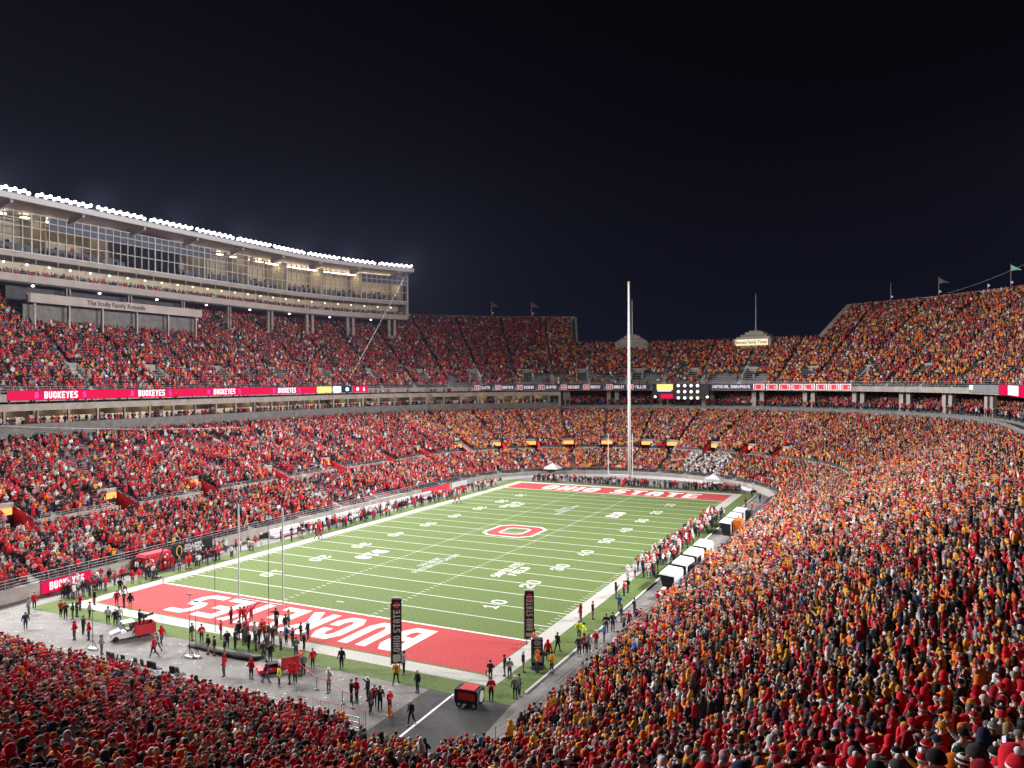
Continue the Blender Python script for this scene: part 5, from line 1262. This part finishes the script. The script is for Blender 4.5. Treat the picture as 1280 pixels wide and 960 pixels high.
# dark cloth on the ground
mb = MB(); pts = [gz(u, v) for u, v in ((236, 808), (252, 810), (268, 815), (283, 819), (300, 822), (316, 825), (330, 823))]
mb.tube([(p[0], p[1], .12) for p in pts], [.2, .45, .4, .35, .5, .42, .25], black_m, 8); o = mb.build('cloth_bundle', None, True)
for v in o.data.vertices: v.co.z = max(.005, .12+(v.co.z-.12)*.55+.05*math.sin(v.co.x*7+v.co.y*5))
tag(o, 'long heap of black cloth lying on the concrete by the huddle', 'cloth')
# lamp stands
def stand(u, v, h, label):
    q = gz(u, v); e = empty('light_stand', (q[0], q[1], 0))
    MB().tube([(0, 0, .3), (0, 0, h)], [.035, .02], dark_m, 5).build('mast', e)
    for k in range(3): a = k*2.1; MB().tube([(0, 0, .9), (.75*math.cos(a), .75*math.sin(a), .02)], .02, dark_m, 4).build('leg', e)
    MB().box((-.28, -.05, h-.08), (.28, .05, h+.02), dark_m).build('head_bar', e); MB().box((-.5, -.2, .005), (.4, .25, .14), white_cloth).build('sandbag', e)
    tag(e, label, 'light stand')
stand(237, 822, 5.6, 'tall thin tripod stand with white sandbag beside the black cloth')
stand(245, 822, 5.0, 'second thin tripod stand beside the black cloth')
stand(116, 812, 3.6, 'thin stand by the people in red hoods near the camera cart')
# chairs draped in black along the front of the near stand
for k, (u, v, cl_) in enumerate(((146, 828, black_m), (157, 827, black_m), (170, 830, black_m), (180, 836, black_m), (188, 838, black_m), (196, 840, black_m), (203, 841, black_m), (225, 846, black_m), (235, 847, black_m))):
    q = gz(u, v); e = empty('folding_chair', (q[0], min(q[1], -11.6), 0), random.uniform(-.3, .3))
    MB().box((-.28, -.25, .46), (.28, .27, .52), cl_).build('seat', e); MB().hexa([(-.28, -.3, .45), (.28, -.3, .45), (.28, -.24, .45), (-.28, -.24, .45), (-.24, -.4, 1.15), (.24, -.4, 1.15), (.22, -.3, 1.18), (-.22, -.3, 1.18)], cl_).build('draped_back', e)
    for x in (-.24, .24):
        for y in (-.22, .24): MB().tube([(x, y, 0), (x, y, .48)], .018, steel, 4).build('leg', e)
    tag(e, 'folding chair draped in black cloth before the near stand', 'chair', 'draped chairs before the near stand')
# rope line and metal barrier near the ramp
e = empty('stanchion_rope', tuple(gz(420, 862)*np.array((1, 1, 0)))); o0 = gz(420, 862); pp = [gz(u, v) for u, v in ((375, 845), (396, 862), (409, 866), (428, 880), (441, 885))]
for p in pp:
    x, y = p[0]-o0[0], p[1]-o0[1]; MB().lathe([(.2, 0), (.2, .03), (.03, .06), (.025, 1.0), (.05, 1.04)], dark_m, 8, Matrix.Translation((x, y, 0))).build('stanchion', e)
MB().tube([(p[0]-o0[0], p[1]-o0[1], .97) for p in pp], .03, red_m, 5).build('rope', e)
tag(e, 'stanchions with a dark red rope across the concrete before the near stand', 'rope barrier')
e = empty('crowd_barrier', (0, 0, 0)); a, b = gz(398, 895), gz(452, 886); e.location = ((a[0]+b[0])/2, -12.0, 0)
for dx in (-2.0, 0.1, 2.2):
    MB().tube([(dx-.95, 0, .1), (dx-.95, 0, 1.15), (dx+.95, 0, 1.15), (dx+.95, 0, .1), (dx-.95, 0, .1)], .03, red_m, 5).build('frame', e)
    for k in range(9): MB().tube([(dx-.8+.2*k, 0, .1), (dx-.8+.2*k, 0, 1.15)], .012, steel, 4).build('bar', e)
tag(e, 'red and steel barred crowd barrier at the front of the near stand', 'barrier')
q = gz(487, 895); e = MB().lathe([(.18, 0), (.18, .04), (.11, .05), (.07, .75), (.03, .78)], orange_m, 10).build('traffic_cone'); e.location = (q[0], q[1], 0); tag(e, 'small orange cone at the edge of the dark ramp', 'cone')
# wall screen at lower left
e = empty('wall_screen', (0, 0, 0)); i0, i1 = sorted((at_u(50, -.35, lo=I_FAR1-60), at_u(111, -.35, lo=I_FAR1-60)))
beam(MB(), i0, i1, -.55, -.35, .12, 1.55, led_red, 2).build('screen', e); im = (i0+i1)/2; T = pathT(im, -.55, .12)
mb = MB(); wd = arc_at(-.5, i1)-arc_at(-.5, i0); text(mb, 'BUCKEYES', -wd*.36, .28, wd*.072, .9, wd*.026, wd*.018, led_white, T); mb.build('lettering', e)
beam(MB(), i0-.2, i1+.2, -.6, -.25, 1.55, 1.65, dark_m, 2).build('frame', e)
tag(e, 'glowing pink red screen on the wall beside the left end zone corner', 'screen')
e = empty('corner_screen', (0, 0, 0)); i0, i1 = sorted((at_u(957, -.4, lo=I_FAR0-30, hi=I_FAR0+80, far=False), at_u(966, -.4, lo=I_FAR0-30, hi=I_FAR0+80, far=False)))
if abs(i1-i0) > 30 or abs(i1-i0) < 3: i0, i1 = IE(99), IE(107)
beam(MB(), i0, i1, -.7, -.4, .2, 1.9, led_mag, 2).build('screen', e); beam(MB(), i0-.2, i1+.2, -.75, -.3, 1.9, 2.02, dark_m, 2).build('frame', e)
tag(e, 'pink glowing screen on the wall at the far right corner', 'screen')
# red booth, black canopies, playoff banner along the left wall
q = gz(206, 713); e = empty('red_booth', (q[0]-2.0, q[1], 0), math.pi/2); e.scale = (.72, .8, .8)
MB().box((-2.6, -1.0, 0), (2.6, 1.0, 2.3), red_m).build('booth_body', e); MB().hexa([(-2.8, -1.2, 2.3), (2.8, -1.2, 2.3), (2.8, 1.2, 2.3), (-2.8, 1.2, 2.3), (-2.5, -1.0, 2.75), (2.5, -1.0, 2.75), (2.5, 1.0, 2.75), (-2.5, 1.0, 2.75)], red_cloth).build('canopy_roof', e)
mb = MB(); glyph(mb, 'O', -2.0, .7, 1.1, 1.2, .3, knit_w, lambda x, y, k=0: (x, -1.01-k, y)); glyph(mb, 'O', .9, .7, 1.1, 1.2, .3, knit_w, lambda x, y, k=0: (x, -1.01-k, y)); mb.build('emblem', e)
tag(e, 'red covered booth with white emblems against the left wall', 'booth')
for k, (u, v, s_) in enumerate(((152, 716, 1.0), (172, 710, .8))):
    q = gz(u, v); e = empty('black_umbrella_canopy', (q[0]-2, q[1], 0)); mb = MB()
    for j in range(8):
        a, b = j*math.pi/4, (j+1)*math.pi/4; mb.quad([(0, 0, 2.9), (1.9*s_*math.cos(a), 1.9*s_*math.sin(a), 2.3), (1.9*s_*math.cos(b), 1.9*s_*math.sin(b), 2.3)], black_m); mb.quad([(1.9*s_*math.cos(a), 1.9*s_*math.sin(a), 2.3), (1.9*s_*math.cos(b), 1.9*s_*math.sin(b), 2.3), (1.9*s_*math.cos(b), 1.9*s_*math.sin(b), 2.0), (1.9*s_*math.cos(a), 1.9*s_*math.sin(a), 2.0)], black_m)
    mb.build('canopy', e); MB().tube([(0, 0, 0), (0, 0, 2.9)], .04, steel, 5).build('pole', e)
    tag(e, 'black canopy over equipment by the left wall, %s' % ('the wider one beside the pink screen' if k == 0 else 'the smaller one beside the red booth'), 'canopy')
q = gz(262, 700); e = empty('playoff_banner', (q[0]-3.2, q[1], 0), math.pi/2)
MB().box((-3.4, -.06, .5), (3.4, .06, 2.3), black_m).build('panel', e)
mb = MB(); [mb.quad([(-2.3+.5*math.cos(a), -.07, 1.4+.75*math.sin(a)), (-2.3+.5*math.cos(a+.35), -.07, 1.4+.75*math.sin(a+.35)), (-2.3+.36*math.cos(a+.35), -.07, 1.4+.58*math.sin(a+.35)), (-2.3+.36*math.cos(a), -.07, 1.4+.58*math.sin(a))], gold_m) for a in np.arange(0, 6.28, .349)]; mb.build('gold_emblem', e)
mb = MB()
for k, w_ in enumerate(('COLLEGE', 'FOOTBALL', 'PLAYOFF')): text(mb, w_, -1.4, 1.75-.45*k, .36, .36, .085, .06, knit_w, lambda x, y, kk=0: (x, -.07-kk, y))
mb.build('lettering', e)
for x in (-3.2, 3.2): MB().tube([(x, 0, 0), (x, 0, 2.3)], .05, dark_m, 5).build('post', e)
tag(e, 'black playoff banner with gold football emblem against the left wall', 'banner')
# camera jib arm
q = gz(196, 722); b = gz(228, 668, 6.0); e = empty('camera_crane', (q[0], q[1], 0)); a = Vector((0, 0, 1.6)); c2 = Vector((-2.5, 5.0, 6.4))
MB().lathe([(.6, 0), (.5, .2), (.12, .3), (.1, 1.6)], dark_m, 10).build('base', e); MB().tube([tuple(-c2*.25+a), tuple(a), tuple(c2)], .09, dark_m, 6).build('boom', e); MB().box((c2.x-.2, c2.y-.2, c2.z-.5), (c2.x+.2, c2.y+.2, c2.z), dark_m).build('camera_head', e)
tag(e, 'black camera crane with raised boom beside the red booth', 'crane')
# team benches
def heated_bench(x, y, side, label, group, n):
    """white heated bench: seat box, tall curved back and roof"""
    e = empty('heated_bench', (x, y, 0), 0); s = side; ln = 2.15
    MB().hexa([(s*.3, -ln, 0), (s*1.2, -ln, 0), (s*1.2, ln, 0), (s*.3, ln, 0), (s*.3, -ln, .5), (s*1.2, -ln, .5), (s*1.2, ln, .5), (s*.3, ln, .5)], white_cloth).build('seat_box', e)
    MB().hexa([(s*1.2, -ln, 0), (s*1.5, -ln, 0), (s*1.5, ln, 0), (s*1.2, ln, 0), (s*1.3, -ln, 1.8), (s*1.5, -ln, 1.8), (s*1.5, ln, 1.8), (s*1.3, ln, 1.8)], white_cloth).build('back_panel', e)
    MB().hexa([(-s*.3, -ln, 1.95), (s*1.4, -ln, 1.8), (s*1.4, ln, 1.8), (-s*.3, ln, 1.95), (-s*.25, -ln+.15, 2.12), (s*1.5, -ln+.15, 1.95), (s*1.5, ln-.15, 1.95), (-s*.25, ln-.15, 2.12)], white_cloth).build('roof', e)
    for yy in (-ln, ln): MB().hexa([(s*.3, yy-.04, 0), (s*1.5, yy-.04, 0), (s*1.5, yy+.04, 0), (s*.3, yy+.04, 0), (-s*.2, yy-.04, 1.95), (s*1.4, yy-.04, 1.8), (s*1.4, yy+.04, 1.8), (-s*.2, yy+.04, 1.95)], black_m if yy < 0 else clear_plastic).build('side_panel', e)
    MB().tube([(-s*.3, -ln, 1.9), (-s*.3, ln, 1.9)], .08, gold_m, 6).build('heater_tube', e)
    tag(e, label, 'bench', group)
for k, y in enumerate((33.0, 38.7, 44.4, 50.1)): heated_bench(55.2, y, 1, 'white roofed heated bench in the block with black end panel by the right sideline', 'heated benches nearer the ramp on the right sideline', k)
for k, y in enumerate((68.5, 74.2, 79.9)): heated_bench(55.0, y, 1, 'white roofed heated bench in the farther block beside the right sideline', 'farther heated benches on the right sideline', k)
for (u, v, w_, h_, lab) in ((889, 712, 1.3, 2.3, 'tall bright orange heater cabinet behind the nearer heated benches'), (923, 668, 1.2, 2.4, 'orange heater cabinet behind the farther heated benches')):
    q = gz(u, v); e = empty('heater_cabinet', (q[0], q[1], 0)); MB().box((-w_/2, -w_, .15), (w_/2, w_, h_), orange_m).build('cabinet', e); MB().box((-w_/2-.02, -w_*.8, .5), (-w_/2-.005, w_*.8, 1.2), dark_m).build('grille', e); MB().tube([(0, 0, h_), (0, 0, h_+.5)], .12, steel, 8).build('flue', e); MB().box((-w_/2-.1, -w_-.1, 0), (w_/2+.1, w_+.1, .15), dark_m).build('skid', e); tag(e, lab, 'heater')
for (u, v, lab) in ((870, 724, 'black equipment trunk with steel frame behind the nearer heated benches'), (936, 652, 'tall black equipment trunk beside the farther heated benches')):
    q = gz(u, v); e = empty('equipment_trunk', (q[0], q[1], 0)); MB().box((-.5, -.7, .15), (.5, .7, 1.9), dark_m).build('case', e)
    for x in (-.55, .55):
        for y in (-.75, .75): MB().tube([(x, y, 0), (x, y, 1.95)], .03, steel, 4).build('frame_post', e)
    tag(e, lab, 'trunk')
q = gz(830, 749); e = empty('cooler_table', (q[0], q[1], 0)); MB().box((-.5, -.9, .68), (.5, .9, .74), white_m).build('table_top', e)
for x in (-.42, .42):
    for y in (-.8, .8): MB().tube([(x, y, 0), (x, y, .7)], .02, steel, 4).build('leg', e)
for y in (-.45, .15): 
    c = MB().lathe([(.2, .74), (.23, .8), (.23, 1.2)], orange_m, 12, Matrix.Translation((0, y, 0))).build('drinks_cooler', e); MB().lathe([(.24, 1.2), (.24, 1.27), (.05, 1.29)], white_m, 12, Matrix.Translation((0, y, 0))).build('lid', c)
tag(e, 'folding table with orange drinks coolers beside the nearest heated bench', 'table')
o = MB().tube([(53.4, -2, .06), (53.45, 60, .06), (53.4, 112, .06)], .09, white_m, 6).build('cable_cover'); tag(o, 'long white cable cover along the edge of the right turf strip', 'cable cover')
for k, y in enumerate((38, 46, 54, 62, 70, 78)): 
    e = empty('sideline_bench', (-7.2, y, 0)); MB().hexa([(-.5, -3.4, .1), (.1, -3.4, .1), (.1, 3.4, .1), (-.5, 3.4, .1), (-.6, -3.4, 1.25), (-.4, -3.4, 1.25), (-.4, 3.4, 1.25), (-.6, 3.4, 1.25)], white_cloth).build('back_panel', e); MB().box((.1, -3.4, .1), (.75, 3.4, .48), white_cloth).build('seat', e)
    tag(e, 'long white sideline bench along the left wall', 'bench', 'white benches along the left wall')
# low advertising boards along the left and far walls
ad_w = mat('ad_white', (.7, .7, .7), .6, .05, 2); ad_r = mat('ad_red', (.6, .04, .06), .6, .05, 2, 0, 0, (1, .05, .1), .3)
for k, (y0, y1, m_, lab) in enumerate(((82, 93, ad_r, 'red wall board near the far end of the left sideline'), (94, 101, ad_w, 'white wall board near the far left corner'))):
    a, b = I_FAR1+(98-y1)*2, I_FAR1+(98-y0)*2; e = empty('wall_board'); beam(MB(), a, b, -.5, -.3, .2, 1.4, m_, 2).build('board', e); beam(MB(), a, b, -.55, -.26, 1.4, 1.48, dark_m, 2).build('frame', e); tag(e, lab, 'board')
e = empty('far_barrier_board'); beam(MB(), I_FAR0+40, I_FAR1-30, -1.1, -.95, 0, .75, ad_w, 2).build('board', e); beam(MB(), I_FAR0+40, I_FAR1-30, -1.14, -.92, .75, .82, steel, 2).build('frame', e); tag(e, 'long white barrier board round the far end behind the end line', 'board')
for k, (u, v, lab) in enumerate(((691, 596, 'white canopy tent behind the far left of the end zone'), (892, 611, 'white canopy tent behind the far right of the end zone'))):
    q = gz(u, v); e = empty('canopy_tent', (q[0], q[1], 0))
    mb = MB(); 
    for j in range(4):
        c4 = [(-1.8, -1.8), (1.8, -1.8), (1.8, 1.8), (-1.8, 1.8)]; mb.quad([(*c4[j], 2.3), (*c4[(j+1) % 4], 2.3), (0, 0, 3.4)], white_cloth); mb.quad([(*c4[j], 2.0), (*c4[(j+1) % 4], 2.0), (*c4[(j+1) % 4], 2.3), (*c4[j], 2.3)], white_cloth)
    mb.build('canopy', e)
    for c in c4: MB().tube([(*c, 0), (*c, 2.2)], .04, steel, 5).build('leg', e)
    tag(e, lab, 'tent')
# pylons, net poles
for x in (0, W):
    for y in (0, G, L-G, L):
        o = MB().box((-.05, -.05, 0), (.05, .05, .46), orange_m).build('pylon'); o.location = (x-(.2 if x == 0 else -.2), y, 0); tag(o, 'small orange end zone pylon', 'pylon', 'end zone pylons')
for u, v in ((269, 790), (336, 797)):
    q = gz(u, v); o = MB().tube([(0, 0, 0), (0, 0, 12.2)], .028, dark_m, 5).build('net_pole'); o.location = (q[0], q[1], 0); tag(o, 'thin dark net pole behind the near goal post', 'pole', 'net poles behind the near goal post')
# litter specks
mb = MB()
for _ in range(420):
    x, y = (random.uniform(-8, 46), random.uniform(-12, -4.6)) if random.random() < .6 else (random.uniform(53.6, 57), random.uniform(-2, 110)); s_ = random.uniform(.03, .09); a = random.random()*3
    mb.quad([(x+s_*math.cos(a+t), y+s_*math.sin(a+t), .004+random.random()*.02) for t in (0, 1.57, 3.14, 4.71)], white_m)
tag(mb.build('litter'), 'scraps of white paper scattered over the concrete', 'litter', None, 'stuff')
# phones held up in the near rows
bpy.context.view_layer.update()
pn = 0
for o in [o for o in bpy.data.objects if o.name.startswith('person') and o.get('group') == 'spectators in the near rows above the ramp']:
    if 'one hand lifted' in o['label'] and pn < 5:
        b = MB().box((.02, .40, 1.50), (.10, .41, 1.66), dark_m).build('phone'); b.matrix_world = o.matrix_world.copy()
        sc2 = MB().box((.025, .397, 1.51), (.095, .3995, 1.65), phone_glow).build('screen', b)
        tag(b, 'lit phone held up by a spectator above the ramp', 'phone', 'phones held up above the ramp'); pn += 1
# ------------------------------------------------------------------ night air
hz = MB().box((-420, -420, -1.2), (520, 620, 72), white_m).build('haze'); hz.data.materials.clear()
m = bpy.data.materials.new('haze_air'); m.use_nodes = True; n = m.node_tree.nodes; n.remove(n['Principled BSDF']); v = n.new('ShaderNodeVolumePrincipled')
v.inputs['Density'].default_value = .000028; v.inputs['Color'].default_value = (.55, .62, 1, 1); v.inputs['Anisotropy'].default_value = .55
m.node_tree.links.new(v.outputs[0], n['Material Output'].inputs['Volume']); hz.data.materials.append(m); tag(hz, 'thin cold night haze filling the stadium air', 'haze', None, 'stuff')
